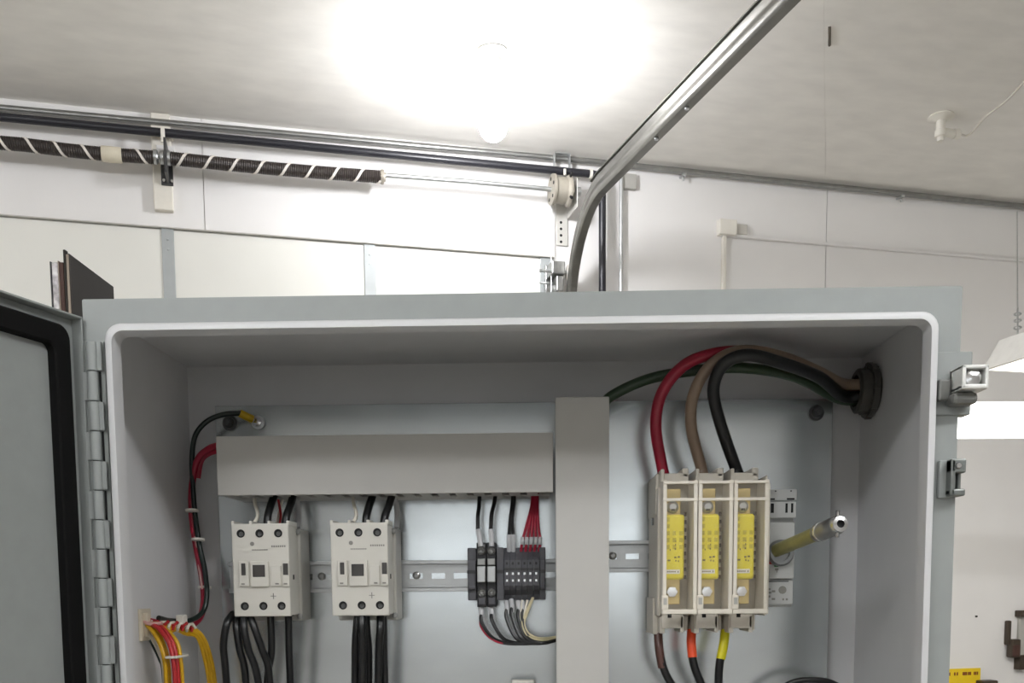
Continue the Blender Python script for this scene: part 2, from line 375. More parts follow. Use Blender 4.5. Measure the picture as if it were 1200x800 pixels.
part(tr, 'ceiling_hanger', bx(nb(), p.x + .02, p.x + .05, p.y - .003, p.y + .003, p.z, CZ, .001), m_zinc)
# top roller bracket
p0 = PR(652, 322, .03)
rb = thing('top_roller_bracket', 'grey steel top roller bracket at the upper right corner of the garage door', 'bracket', (p0.x, -.03, p0.z - .04), ROOM)
bm = nb(); bx(bm, p0.x - .025, p0.x + .022, -.004, .012, p0.z - .05, p0.z + .035, .002); bx(bm, p0.x - .022, p0.x + .018, -.06, -.004, p0.z - .006, p0.z + .03, .003); bx(bm, p0.x - .006, p0.x + .016, -.05, -.004, p0.z - .05, p0.z - .006, .003); part(rb, 'bracket_body', bm, m_gpipe)
part(rb, 'roller_stem', cyl(nb(), (p0.x - .055, -.045, p0.z + .004), (p0.x + .03, -.045, p0.z + .004), .0045, 10), m_zinc)
part(rb, 'adjust_bolt', cyl(nb(), (p0.x - .05, -.03, p0.z - .025), (p0.x, -.03, p0.z - .025), .0035, 8), m_zinc)
part(rb, 'roller', lathe(nb(), [(.012, 0), (.02, .002), (.02, .01), (.012, .012)], (p0.x + .026, -.045, p0.z + .004), (1, 0, 0), 16), m_pvc)
# pipes under the ceiling
def pipe(name, label, pts, r, mat, n=1):
    return single(name, sweep(nb(), [Vector(q) for q in pts], circ(r, 14)), mat, label, 'pipe', ROOM)
ga, gb, gc = PR(0, 126.5, .02), PR(690, 189, .02), PR(1200, 242, .02)
gz = [ga.z, gb.z, gc.z]
pipe('steel_conduit', 'long thin grey steel conduit along the wall just below the ceiling', [(UL, -.02, ga.z - .005), (ga.x, -.02, ga.z), (gb.x, -.02, gb.z), (gc.x, -.02, gc.z), (UR, -.02, gc.z)], .0085, m_gpipe)
ka, kb = PR(0, 137, .05), PR(695, 204, .05)
kc = PR(704.5, 340, .05)
eb = [Vector((UL, -.05, ka.z)), Vector((ka.x, -.05, ka.z)), Vector((kb.x, -.05, kb.z))]
for i in range(1, 7):
    an = i / 6 * math.pi / 2; eb.append(Vector((kb.x + .028 * math.sin(an), -.05, kb.z - .028 * (1 - math.cos(an)))))
eb.append(Vector((eb[-1].x, -.05, .6)))
bpp = thing('black_pipe', 'black pipe running under the ceiling and turning down beside the door track', 'pipe', (eb[-1].x, -.05, .6), ROOM)
part(bpp, 'pipe_run', sweep(nb(), eb, circ(.0105, 14)), m_bpipe)
part(bpp, 'coupling', cyl(nb(), (kb.x - .012, -.05, kb.z), (kb.x - .004, -.05, kb.z), .0125, 16), m_pvc)
sv = PR(728, 214, .02); sv2 = PR(729.5, 340, .02)
sc_ = thing('silver_conduit', 'thin silver conduit running down the wall right of the black pipe', 'pipe', (sv.x, -.02, .6), ROOM)
part(sc_, 'conduit_run', sweep(nb(), [Vector((sv.x, -.02, sv.z + .02)), Vector((sv.x, -.02, .6))], circ(.0062, 12)), M('silver conduit', (206, 208, 208), .3, .7))
part(sc_, 'end_plate', B3(sv.x + .004, sv.x + .05, -.016, 0, sv.z - .012, sv.z + .03, .002), M('grey wall plate', (170, 168, 162), .5))
part(sc_, 'conduit_strap', B3(sv.x - .014, sv.x + .014, -.004, 0, 2.2, 2.22, .001), m_zinc)
# pipe hangers
def hanger(x0, x1, y0, y1, label):
    p, q = PR(x0, y0, .03), PR(x1, y1, .03)
    t = thing('pipe_hanger', label, 'bracket', ((p.x + q.x) / 2, -.03, q.z), ROOM, 'pipe hangers')
    part(t, 'left_leg', B3(p.x, p.x + .003, -.045, -.03, q.z, p.z, .0008), m_zinc); part(t, 'right_leg', B3(q.x - .003, q.x, -.045, -.03, q.z, p.z, .0008), m_zinc)
    part(t, 'top_strap', B3(p.x, q.x, -.045, -.03, p.z - .003, p.z, .0008), m_zinc)
    return t
h1 = hanger(648, 667, 180, 201, 'square strap hanger holding the pipes above the cable drum')
part(h1, 'hanger_bolt', cyl(nb(), PR(662, 198, .07), PR(662, 205, .07), .004, 8), m_pvc)
p = PR(191, 153, .05)
hc = thing('pipe_clamp', 'white clamp gripping the pipes above the centre bearing', 'bracket', (p.x, -.05, p.z - .04), ROOM, 'pipe hangers')
bm = nb(); bx(bm, p.x - .022, p.x + .022, -.055, 0, p.z - .004, p.z, .001); part(hc, 'clamp_top', bm, m_pvc)
part(hc, 'clamp_leg', B3(p.x - .005, p.x + .005, -.066, -.06, p.z - .035, p.z, .001), m_pvc)
part(hc, 'clamp_plate', B3(p.x - .02, p.x + .024, -.024, 0, p.z - .07, p.z - .025, .001), m_wall)
for x, y in ((801, 209), (1056, 234)):
    p = PR(x, y, .02)
    t = thing('conduit_clip', 'small clip under the ceiling conduit ' + ('near the door track' if x < 900 else 'above the white raceway'), 'clip', (p.x, -.02, p.z), ROOM, 'clips on the ceiling conduit')
    part(t, 'clip_band', B3(p.x - .006, p.x + .006, -.031, 0, p.z + .006, p.z + .012, .001), m_zinc); part(t, 'clip_screw', cyl(nb(), (p.x, -.02, p.z + .008), (p.x, -.02, p.z - .006), .003, 8), m_zinc)
# surface raceway on the right
a, b2 = PR(849, 276.5, .01), PR(1200, 306, .01)
rw = thing('cable_raceway', 'white surface cable raceway with corner box on the right wall', 'raceway', (a.x, -.01, .7), ROOM)
q = PR(843, 256, .02), PR(863, 276, .02)
part(rw, 'corner_box', B3(q[0].x, q[1].x, -.025, 0, q[1].z, q[0].z, .003), m_pvc)
q = PR(863, 262, .015), PR(876, 275, .015)
part(rw, 'end_fitting', B3(q[0].x, q[1].x, -.015, 0, q[1].z, q[0].z, .002), M('grey fitting', (196, 192, 184), .5))
part(rw, 'vertical_channel', B3(a.x - .006, a.x + .006, -.014, 0, .7, a.z, .002), m_pvc)
part(rw, 'horizontal_channel', B3(a.x - .012, UR - .01, -.0145, -.0005, b2.z - .003, b2.z + .005, .0015), m_wall)
# lamp holder and bulb under the ceiling
lp = RINV @ hit(577, 60, (0, 0, CZ), (0, 0, 1))
hl = thing('ceiling_lamp', 'bare lit bulb in a white lamp holder on the ceiling', 'lamp', (lp.x, lp.y, CZ), ROOM)
part(hl, 'lamp_holder', lathe(nb(), [(.036, 0), (.037, .004), (.030, .012), (.022, .018), (.019, .056)], (lp.x, lp.y, CZ), (0, 0, -1), 32), M('white porcelain', (240, 238, 232), .25))
part(hl, 'bulb', lathe(nb(), [(.016, .055), (.021, .072), (.028, .098), (.034, .125), (.036, .148), (.034, .168), (.028, .183), (.018, .193), (.008, .198), (.001, .199)], (lp.x, lp.y, CZ), (0, 0, -1), 24), m_glow, 'glowing bulb')
h2 = dup(hl, ROOM.to_3x3() @ Vector((-2.05, -.45, 0)), 'unseen second bare bulb added beyond the left edge to brighten wall and ceiling')  # lamp copy added out of view to lift the left wall and ceiling
# ceiling anchor with cord
p = PC(1103, 136, CZ)
an_ = thing('ceiling_fitting', 'small white plastic elbow fitting with round flange on the ceiling', 'fitting', (p.x, p.y, CZ), ROOM)
part(an_, 'flange', lathe(nb(), [(.032, 0), (.034, .004), (.02, .008), (.014, .012)], (p.x, p.y, CZ), (0, 0, -1), 24), m_pvc)
part(an_, 'stem', lathe(nb(), [(.012, .008), (.012, .035), (.015, .037), (.015, .052), (.009, .054), (.009, .064)], (p.x, p.y, CZ), (0, 0, -1), 16), m_pvc)
part(an_, 'side_arm', lathe(nb(), [(.011, 0), (.011, .03), (.013, .031), (.013, .046), (.005, .048)], (p.x + .01, p.y, CZ - .040), (1, .05, 0), 16), m_pvc)
q = [Vector((p.x + .055, p.y, CZ - .040)), Vector((p.x + .085, p.y - .004, CZ - .040)), PC(1155, 137, CZ - .04), PC(1178, 119, CZ - .02), PC(1200, 96, CZ - .004), PC(1240, 50, CZ - .004)]
part(an_, 'cord', tube(nb(), q, .0028, 8), M('white cord', (205, 200, 190), .5), 'thin white cord')
# hanging lights beyond the enclosure
def room_of(v): return RINV @ Vector(v)
fl = RINV @ PB(1150, 434, .98)            # far left lower corner
n1 = Vector((fl.x, fl.y, fl.z))
L1 = thing('hanging_shop_light', 'white hooded shop light on a chain, upper of the two lights', 'light', (n1.x + .15, n1.y - .6, n1.z), ROOM, 'hanging shop lights')
bm = nb()
prism(bm, [(0, 0), (.035, .055), (.265, .055), (.30, 0), (.292, 0), (.262, .050), (.038, .050), (.008, 0)], lambda u, v, t: Vector((n1.x + u, n1.y + t, n1.z + v)), -1.2, 0)
prism(bm, [(0, 0), (.035, .055), (.265, .055), (.30, 0)], lambda u, v, t: Vector((n1.x + u, n1.y + t, n1.z + v)), -.004, 0); prism(bm, [(0, 0), (.035, .055), (.265, .055), (.30, 0)], lambda u, v, t: Vector((n1.x + u, n1.y + t, n1.z + v)), -1.2, -1.196)
part(L1, 'hood', bm, M('white lamp hood', (226, 224, 218), .4))
for du in (.09, .21): part(L1, 'tube', cyl(nb(), (n1.x + du, n1.y - 1.18, n1.z + .022), (n1.x + du, n1.y - .02, n1.z + .022), .018, 16), m_shop, 'lit fluorescent tube')
c0 = Vector((n1.x + .045, n1.y - .035, n1.z + .055)); c1 = PR(1192, 248, .03)
part(L1, 'chain', sweep(nb(), [c0, c0 * .8 + c1 * .2, c1], circ(.0014, 6)), m_zinc)
bm = nb()
for k in range(7):
    cc = c0 + (c1 - c0) * (.02 + k * .017); x, y = frame_of(c1 - c0); ax = (c1 - c0).normalized(); sd = x if k % 2 else y
    sweep(bm, [cc + ax * (.013 * math.cos(i * math.pi / 5)) + sd * (.006 * math.sin(i * math.pi / 5)) for i in range(10)], circ(.0017, 5), closed=True)
part(L1, 'chain_links', bm, m_zinc)
c2 = c0 + Vector((.2, -1.1, 0))
part(L1, 'rear_chain', sweep(nb(), [c2, Vector((c2.x, c2.y, CZ))], circ(.0014, 6)), m_zinc)
a = RINV @ PB(1112, 475, 1.45); b2 = RINV @ PB(1112, 510, 1.45)
L2 = thing('hanging_shop_light', 'long glowing tube light, lower of the two lights right of the enclosure', 'light', (a.x + .6, a.y, b2.z), ROOM, 'hanging shop lights')
e1 = RINV @ PB(1320, 477, 1.45 + .02); zc = (a.z + b2.z) / 2; dirv = Vector((e1.x - a.x, e1.y - a.y, 0)).normalized(); dirv = Vector((dirv.x, dirv.y, 0))
hh = (a.z - b2.z) / 2
s0 = Vector((a.x, a.y, zc)); s1 = s0 + dirv * 1.2
side = Vector((-dirv.y, dirv.x, 0))
bm = nb(); prism(bm, [(-.05, -hh), (.05, -hh), (.055, 0), (.05, hh * .9), (-.05, hh * .9), (-.055, 0)], lambda u, v, t: s0 + side * u + Vector((0, 0, v)) + dirv * t, .01, 1.19)
part(L2, 'diffuser', bm, m_shop, 'glowing white diffuser')
bm = nb(); prism(bm, [(-.06, hh * .9), (.06, hh * .9), (.05, hh), (-.05, hh)], lambda u, v, t: s0 + side * u + Vector((0, 0, v)) + dirv * t, 0, 1.2); part(L2, 'top_tray', bm, MATS['white lamp hood'])
for t in (.45, 1.1):
    q = s0 + dirv * t + Vector((0, 0, hh))
    part(L2, 'hook', tube(nb(), [q, q + dirv * .004 + Vector((0, 0, .012)), q + dirv * .022 + Vector((0, 0, .02)), q + dirv * .04 + Vector((0, 0, .016))], .0022, 6), m_gpipe)
    part(L2, 'hang_wire', sweep(nb(), [q + dirv * .04 + Vector((0, 0, .016)), q + dirv * .04 + Vector((0, 0, CZ - q.z))], circ(.0008, 5)), m_zinc)
# overhead fluorescent fixtures behind the viewer
def fixture(u, d, label):
    t = thing('fluorescent_fixture', label, 'light', (u, -d, CZ), ROOM, 'fluorescent fixtures behind the viewer')
    z = CZ - .17
    part(t, 'housing', B3(u - .62, u + .62, -d - .045, -d + .045, CZ - .16, CZ - .11, .01), MATS['white lamp hood'])
    for dy in (-.055, .055): part(t, 'tube', cyl(nb(), (u - .6, -d + dy, z), (u + .6, -d + dy, z), .019, 16), m_tube, 'lit fluorescent tube')
    for sx in (-.4, .4): part(t, 'hanger_rod', cyl(nb(), (u + sx, -d, CZ - .115), (u + sx, -d, CZ), .005, 8), m_zinc)
    for sx in (-.61, .6): part(t, 'tube_socket', B3(u + sx, u + sx + .012, -d - .08, -d + .08, z - .025, z + .03, .003), m_pvc)
fixture(-1.83, 3.35, 'twin tube fluorescent ceiling fixture behind the viewer on the left')
fixture(.25, 3.35, 'twin tube fluorescent ceiling fixture behind the viewer on the right')
# dark panels stored upright behind the enclosure (box frame)
pA = PB(81, 297, .10); pB_ = PB(133, 336, .34)
m_dpan = M('dark brown panel', (52, 49, 46), .85, var=.04, spec=.1); m_pedge = M('pale board edge', (150, 136, 122), .6); m_redw = M('red brown wood', (70, 44, 36), .7, var=.15)
dpn = thing('dark_panel', 'dark brown sheet panel with pale edge standing on end behind the enclosure corner', 'panel', (pA.x, .2, ZB0))
dv = Vector((pB_.x - pA.x, .24, 0)); bm = nb()
prism(bm, [(0, ZB0), (1, ZB0), (1, pB_.z), (0, pA.z)], lambda u, v, t: Vector((pA.x + dv.x * u + t, .10 + dv.y * u, v)), 0, -.0012); part(dpn, 'sheet', bm, m_dpan)
xe0, xe1 = PB(75, 300, .10).x, PB(80.5, 300, .10).x
part(dpn, 'edge_strip', B3(xe0 + .002, xe1, .099, .103, ZB0, PB(77, 298, .10).z, .0006), m_pedge)
part(dpn, 'edge_band', B3(xe0, xe0 + .0022, .098, .104, ZB0, PB(75, 293, .10).z, .0004), m_dpan)
x0, x1 = PB(69, 307, .10).x, PB(74, 307, .10).x; z1 = PB(71, 307, .10).z
dp2 = thing('wood_board', 'red brown wooden board standing between the dark panel and the metal strip', 'board', (x0, .2, ZB0))
part(dp2, 'board', B3(x0, x1, .10, .11, ZB0, z1, .0006), m_redw); part(dp2, 'board_tape', B3(x0 - .0008, x0, .099, .11, ZB0, z1 + .001), m_pedge)
x0, x1 = PB(58.5, 307, .10).x, PB(67.5, 307, .10).x
dp3 = thing('metal_strip', 'scratched silver metal strip standing upright left of the wooden board', 'strip', (x0, .2, ZB0))
part(dp3, 'strip', B3(x0 + .0012, x1, .10, .106, ZB0, z1, .0006), M('scratched silver', (150, 146, 146), .4, .6, var=.55, scale=130)); part(dp3, 'strip_back', B3(x0, x0 + .0014, .099, .107, ZB0, z1 + .0005, .0003), m_termb)
# wall hooks and the yellow sign at lower right
p, q = PR(1182, 727, .02), PR(1192.5, 770, .02)
hk = thing('wall_hook', 'small dark stepped hook on the wall right of the yellow sign', 'hook', (p.x, 0, q.z), ROOM, 'dark wall hooks')
bm = nb(); bx(bm, p.x, p.x + .014, -.02, 0, (p.z + q.z) / 2 - .02, p.z, .004); bx(bm, p.x + .006, q.x, -.035, -.006, q.z, (p.z + q.z) / 2, .005); part(hk, 'hook_plate', bm, M('dark bronze', (70, 60, 50), .4, .4))
part(hk, 'hook_end', B3(p.x + .008, q.x - .004, -.038, -.02, q.z + .004, q.z + .045, .005), m_redw)
p, q = PR(1194, 715, .02), PR(1210, 784, .02)
hk = thing('wall_bracket', 'tall dark bracket on the wall at the right edge of the photo', 'bracket', (p.x, 0, q.z), ROOM, 'dark wall hooks')
part(hk, 'bracket_top', B3(p.x, q.x, -.03, 0, p.z - .022, p.z, .003), MATS['dark bronze']); part(hk, 'bracket_stem', B3(p.x + .012, q.x, -.012, 0, q.z, p.z - .02, .003), m_contd); part(hk, 'bracket_foot', B3(p.x + .004, q.x, -.03, 0, q.z, q.z + .05, .003), MATS['dark bronze'])
p, q = PR(1105, 784, .01), PR(1149, 822, .01)
sg = thing('warning_sign', 'yellow sign with small dark red lettering low on the right wall', 'sign', ((p.x + q.x) / 2, 0, q.z), ROOM)
part(sg, 'sign_plate', B3(p.x, q.x, -.006, 0, q.z, p.z, .001), M('sign yellow', (236, 202, 28), .5))
bm = nb(); zz = PR(1130, 789, .01).z
for x0, x1 in ((1113, 1114.5), (1119, 1120.5), (1122, 1123.5), (1129, 1130.6), (1131, 1132.6), (1133, 1134.2), (1135.3, 1136.8), (1137.2, 1138.8), (1142, 1143.3), (1143.8, 1145.2), (1145.8, 1147)):
    bx(bm, PR(x0, 789, .01).x, PR(x1, 789, .01).x, -.0068, -.005, zz - .006, zz + .005)
part(sg, 'sign_lettering', bm, M('sign red brown', (120, 50, 24), .6), 'small dark red lettering')
p, q = PR(1147, 797, .02), PR(1164, 830, .02)
single('wall_box', B3(p.x, q.x, -.04, 0, q.z, p.z, .004), MATS['dark bronze'], 'dark box on the wall just right of the yellow sign', 'box', ROOM)

# ================================================================== THE ENCLOSURE (box frame = world)
ZT, ZB, HW, DEP, PN = 1.72, 0.806, 0.381, 0.254, 0.2377
bt = thing('workbench', 'wooden workbench carrying the open grey enclosure', 'bench', (0, .1, 0))
part(bt, 'bench_top', B3(-1.0, .9, -.12, .6, ZB - .045, ZB, .004), M('bench wood', (150, 120, 88), .6, var=.15, scale=12, stretch=(1, 8, 8)))
for x in (-.95, .82):
    for y in (-.08, .52): part(bt, 'leg', B3(x, x + .06, y, y + .06, 0, ZB - .045, .003), MATS['bench wood'])
en = thing('electrical_enclosure', 'large open grey steel electrical enclosure with white interior', 'enclosure', (0, .127, ZB))
t = .002
bm = nb(); bx(bm, -HW, HW, 0, DEP + t, ZT - t, ZT, .0009); bx(bm, -HW, HW, 0, DEP + t, ZB, ZB + t); bx(bm, -HW, -HW + t, 0, DEP + t, ZB + t, ZT - t); bx(bm, HW - t, HW, 0, DEP + t, ZB + t, ZT - t); bx(bm, -HW + t, HW - t, DEP, DEP + t, ZB + t, ZT - t)
part(en, 'outer_shell', bm, m_grey)
bm = nb(); g = .0012; x = HW - t; bx(bm, -x, x, .004, DEP, ZT - t - g, ZT - t); bx(bm, -x, x, .004, DEP, ZB + t, ZB + t + g); bx(bm, -x, -x + g, .004, DEP, ZB + t + g, ZT - t - g); bx(bm, x - g, x, .004, DEP, ZB + t + g, ZT - t - g); bx(bm, -x + g, x - g, DEP - g, DEP, ZB + t + g, ZT - t - g)
part(en, 'interior', bm, m_white, 'white painted interior')
IX, IZ1, IZ0 = .3505, 1.6885, .8375     # opening
# front flange, ring round the opening
def loop(x, z0, z1, r, Y): return [Vector((a, Y, b_)) for a, b_ in rrect(-x, x, z0, z1, r)]
bm = nb(); ring_loops(bm, [loop(HW - .0005, ZB, ZT - .0005, .0015, -.0015), loop(.352, IZ0 - .0015, IZ1 + .0015, .008, -.0015), loop(.352, IZ0 - .0015, IZ1 + .0015, .008, .003), loop(HW - .0005, ZB, ZT - .0005, .0015, .003)], True, False); part(en, 'front_flange', bm, m_grey)
# rolled lip
lz1, lz0, lx = 1.6957, .830, .3572
bm = nb(); ring_loops(bm, [loop(lx, lz0, lz1, .014, -.001), loop(lx, lz0, lz1, .014, -.0125), loop(lx - .0008, lz0 + .0008, lz1 - .0008, .0135, -.0142), loop(lx - .0025, lz0 + .0025, lz1 - .0025, .012, -.015), loop(lx - .0065, lz0 + .0065, lz1 - .0065, .010, -.015), loop(IX + .0006, IZ0 - .0006, IZ1 + .0006, .0085, -.0142), loop(IX, IZ0, IZ1, .008, -.0125), loop(IX, IZ0, IZ1, .008, .005), loop(IX + .002, IZ0 - .002, IZ1 + .002, .010, .006)], True); part(en, 'lip', bm, m_white, 'white rolled lip around the opening')
# hinge
HX, HY = -.3715, -.0075
lf = part(en, 'hinge_leaf', B3(-.3805, -.362, -.0035, -.0012, ZB + .01, 1.683, .0006), m_grey)
kp = (PB(110, 434.8, HY).z - PB(124, 778, HY).z) / 10
z = PB(110, 434.8, HY).z + kp; kz = 1.682; first = None; i = 0
zz = z; 
kn = None
while zz > ZB + .03:
    side_ = -1 if i % 2 else 1; i += 1
    part(lf, 'knuckle_tab', B3(*sorted((HX, HX + side_ * .0085)), HY - .0006, HY + .0012, zz - kp + .0008, zz - .0008), m_grey)
    part(lf, 'knuckle_gap_shade', B3(*sorted((HX - side_ * .0046, HX - side_ * .0058)), -.0045, -.0034, zz - kp, zz), m_dark)  # dark strip painted in for the shade on the open side of each knuckle
    if kn is None: kn = part(lf, 'knuckle', lathe(nb(), [(.0042, 0), (.0048, .0006), (.0048, kp - .0012), (.0042, kp - .0006)], (HX, HY, zz - kp), (0, 0, 1), 14), m_grey); z00 = zz
    else: inst(kn, lf, (0, 0, zz - z00))
    zz -= kp
part(lf, 'hinge_pin', cyl(nb(), (HX, HY, ZB + .012), (HX, HY, z - .004), .0032, 10), m_dark)
# door, swung open 109 degrees
DA = math.radians(-109)
dd = bpy.data.objects.new('enclosure_door', None)
HP = Vector((-.378, -.012, 0)); Rz = Matrix.Rotation(DA, 3, 'Z')
def dbm(f):
    bm = nb(); f(bm); bmesh.ops.rotate(bm, verts=bm.verts, cent=(0, 0, 0), matrix=Rz); bmesh.ops.translate(bm, verts=bm.verts, vec=HP); return bm
DT, DBt, DW = 1.7035, .822, .73
def pan(bm):
    bx(bm, -.006, DW, -.016, -.014, DBt, DT, .0006)
    bx(bm, -.006, -.004, -.014, -.003, DBt, DT, .0006); bx(bm, DW - .002, DW, -.014, -.003, DBt, DT, .0006)
    bx(bm, -.004, DW - .002, -.014, -.003, DT - .002, DT, .0006); bx(bm, -.004, DW - .002, -.014, -.003, DBt, DBt + .002, .0006)
dr2 = part(en, 'enclosure_door', dbm(pan), m_grey, 'grey door standing open with black gasket')
def dl(x0, x1, z0, z1, r, Y): return [Vector((a, Y, b_)) for a, b_ in rrect(x0, x1, z0, z1, r)]
gx0, gx1, gz0, gz1 = .0065, DW - .014, DBt + .012, 1.6925
def gk(bm):
    L = []
    for ins, yy, r in ((0, -.014, .012), (.0, -.0065, .012), (.0015, -.005, .011), (.0165, -.005, .007), (.018, -.0065, .007), (.018, -.014, .007)):
        L.append(dl(gx0 + ins, gx1 - ins, gz0 + ins, gz1 - ins, r, yy))
    ring_loops(bm, L, True)
part(dr2, 'gasket', dbm(gk), m_black, 'black foam gasket')
part(dr2, 'door_hinge_leaf', dbm(lambda bm: bx(bm, -.008, -.006, -.016, .002, DBt + .01, DT - .02, .0005)), m_grey)
# clamp latch on the right
p, q = PB(1120, 427, -.012), PB(1152, 468, -.012)
ct = part(en, 'clamp_base', B3(.359, .3905, -.0035, .012, PB(1110, 487, 0).z, PB(1110, 413, 0).z, .001), m_grey)
bm = nb(); 
x0, x1 = PB(1122, 440, -.02).x, PB(1153, 440, -.02).x; z1, z0 = PB(1135, 430, -.02).z, PB(1135, 458, -.02).z
bx(bm, x0, x0 + .0035, -.03, -.004, z0, z1, .001); bx(bm, x0, x1, -.03, -.004, z1 - .003, z1, .001); bx(bm, x0, x1, -.03, -.004, z0, z0 + .004, .0012); bx(bm, x1 - .003, x1, -.03, -.006, z0, z1, .001); bx(bm, x0, x1, -.008, -.004, z0, z1)
bm2 = part(en, 'clamp_latch', bm, M('bright zinc plate', (232, 232, 228), .4, .3), 'bright metal clamp latch')
part(bm2, 'clamp_screw', lathe(nb(), [(.0085, 0), (.0085, .012), (.0065, .016), (.002, .017)], (x0 + .011, -.010, (z0 + z1) / 2), (0, -1, 0), 18), m_chrome)
part(bm2, 'clamp_nut', lathe(nb(), [(.0055, 0), (.0055, .010), (.004, .012)], (x1 - .0075, -.008, (z0 + z1) / 2 - .002), (0, -1, 0), 6), m_zinc)
part(bm2, 'clamp_arm', bx(bx(nb(), x0 - .004, x1 - .004, -.022, -.004, z0 - .011, z0 - .0005, .004), x0 - .012, x0 - .001, -.012, -.003, z0 - .006, z0 + .012, .002), M('dull clamp steel', (120, 121, 118), .4, .5))
bm = nb(); a, b2 = PB(1098, 540, 0), PB(1121, 584, 0)
bx(bm, a.x, b2.x - .005, -.006, .004, b2.z, a.z, .001); st_ = part(en, 'padlock_staple', bm, m_grey)
bm = nb(); x0, x1 = b2.x - .012, b2.x + .001
bx(bm, x0, x0 + .004, -.016, 0, b2.z + .002, a.z, .001); bx(bm, x0, x1, -.016, 0, a.z - .012, a.z, .0015); bx(bm, x0, x1, -.016, 0, b2.z + .001, b2.z + .007, .0015); bx(bm, x1 - .003, x1, -.006, 0, b2.z + .004, a.z - .004, .001)
part(st_, 'staple_loop', bm, M('dull staple steel', (120, 124, 121), .4, .5)); part(st_, 'staple_screw', lathe(nb(), [(.003, 0), (.002, .002)], (x0 + .006, -.016, a.z - .006), (0, -1, 0), 8), m_chrome)
# conduit bushing on the right inner wall
hub = PX(1024, 458, .3775)
hb = thing('conduit_bushing', 'dark grey conduit bushing on the inner right wall of the enclosure', 'bushing', (.3775, hub.y, hub.z - .026))
bm = nb(); prof = [(.0205, .020), (.0235, .018), (.0235, .008), (.0285, .008), (.0285, .002), (.026, 0)]
lathe(bm, prof + [(.0165, 0), (.0165, .020), (.0205, .020)], (.3775, hub.y, hub.z), (-1, 0, 0), 24, cap=False); part(hb, 'bushing_body', bm, M('dark bushing metal', (88, 86, 82), .45, .5))
part(hb, 'bushing_bore', cyl(nb(), (.3774, hub.y, hub.z), (.3765, hub.y, hub.z), .0165, 24), m_dark)
bm = nb()
for k in range(8): an = k * math.pi / 4; bx(bm, .3685, .3755, hub.y + .0265 * math.cos(an) - .003, hub.y + .0265 * math.cos(an) + .003, hub.z + .0265 * math.sin(an) - .003, hub.z + .0265 * math.sin(an) + .003, .0008)
part(hb, 'locknut_lugs', bm, MATS['dark bushing metal'])

# ---- mounting panel
PZ1 = 1.72 - .0494
mp_ = part(en, 'mounting_panel', B3(-.343, .343, PN, PN + .0025, .856, PZ1, .0008), m_galv, 'galvanised steel mounting panel')
for x, y in ((270, 496), (956, 484)):
    q = PB(x, y, PN); cx, cz = q.x, q.z
    nt_ = part(mp_, 'panel_nut', lathe(nb(), [(.0085, .0005), (.0085, .002), (.0062, .002), (.0062, .0075), (.005, .009)], (cx, PN, cz), (0, -1, 0), 18), m_nut)
    part(mp_, 'stud', cyl(nb(), (cx, DEP - .001, cz), (cx, PN - .014, cz), .0036, 10), m_nut)
bm = nb()
for x in (-.32, .32): cyl(bm, (x, PN + .0025, .87), (x, DEP - .001, .87), .006, 10)
part(mp_, 'standoffs', bm, m_zinc)

# ---- wiring ducts
def duct_cover(t, x0, x1, z0, z1, y, horiz):
    bm = nb()
    if horiz: bx(bm, x0, x1, y, y + .0022, z0, z1, .0008); bx(bm, x0, x1, y + .002, y + .011, z1 - .0022, z1, .0006); bx(bm, x0, x1, y + .002, y + .0042, z0, z0 + .0022, .0006)
    else: bx(bm, x0, x1, y, y + .0022, z0, z1, .0008); bx(bm, x0, x0 + .0022, y + .002, y + .011, z0, z1, .0006); bx(bm, x1 - .0022, x1, y + .002, y + .011, z0, z1, .0006)
    part(t, 'duct_cover', bm, m_duct)
hx0, hx1, hz0, hz1, hy = -.3186, .0330, 1.5645, 1.6255, .160
hd = thing('wiring_duct', 'horizontal grey slotted wiring duct above the contactors', 'wiring duct', ((hx0 + hx1) / 2, .2, hz0), group='wiring ducts')
duct_cover(hd, hx0, hx1, hz0, hz1, hy, True)
part(hd, 'duct_back', B3(hx0 + .002, hx1 - .002, PN - .0022, PN, hz0 + .003, hz1 - .003), m_duct)
pit = .0189; nf = int((hx1 - hx0 - .006) / pit); fg = None
part(hd, 'finger_root', B3(hx0 + .003, hx1 - .003, PN - .038, PN, hz0 + .0002, hz0 + .0020, .0003), m_duct)
for i in range(nf + 1):
    xa = hx0 + .003 + i * pit; wd = min(pit - .0075, hx1 - .003 - xa)
    if wd < .006: continue
    if fg is None: fg = part(hd, 'duct_finger', B3(xa, xa + pit - .0075, hy + .0045, PN - .037, hz0 + .0002, hz0 + .0020, .0003, seg=1), m_duct); xf = xa
    else: inst(fg, hd, (xa - xf, 0, 0))
bm = nb(); bx(bm, hx0 + .003, hx1 - .003, PN - .026, PN, hz1 - .0042, hz1 - .0024)
for i in range(nf): xa = hx0 + .003 + i * pit; bx(bm, xa, xa + pit - .0075, hy + .004, PN - .025, hz1 - .0042, hz1 - .0024)
part(hd, 'upper_fingers', bm, m_duct)
vx0, vx1, vz0, vz1, vy = .0356, .0908, .88, 1.660, .155
vd = thing('wiring_duct', 'vertical grey wiring duct between the contactors and the fuse block', 'wiring duct', ((vx0 + vx1) / 2, .2, vz0), group='wiring ducts')
duct_cover(vd, vx0, vx1, vz0, vz1, vy, False)
part(vd, 'duct_back', B3(vx0 + .003, vx1 - .003, PN - .0022, PN, vz0, vz1 - .001), m_duct)
for xx in (vx0 + .0024, vx1 - .0042):
    bm = nb(); bx(bm, xx, xx + .0018, PN - .026, PN, vz0, vz1 - .001); zq = vz0
    while zq < vz1 - .015: bx(bm, xx, xx + .0018, vy + .004, PN - .025, zq, zq + pit - .0075); zq += pit
    part(vd, 'side_fingers', bm, m_duct)
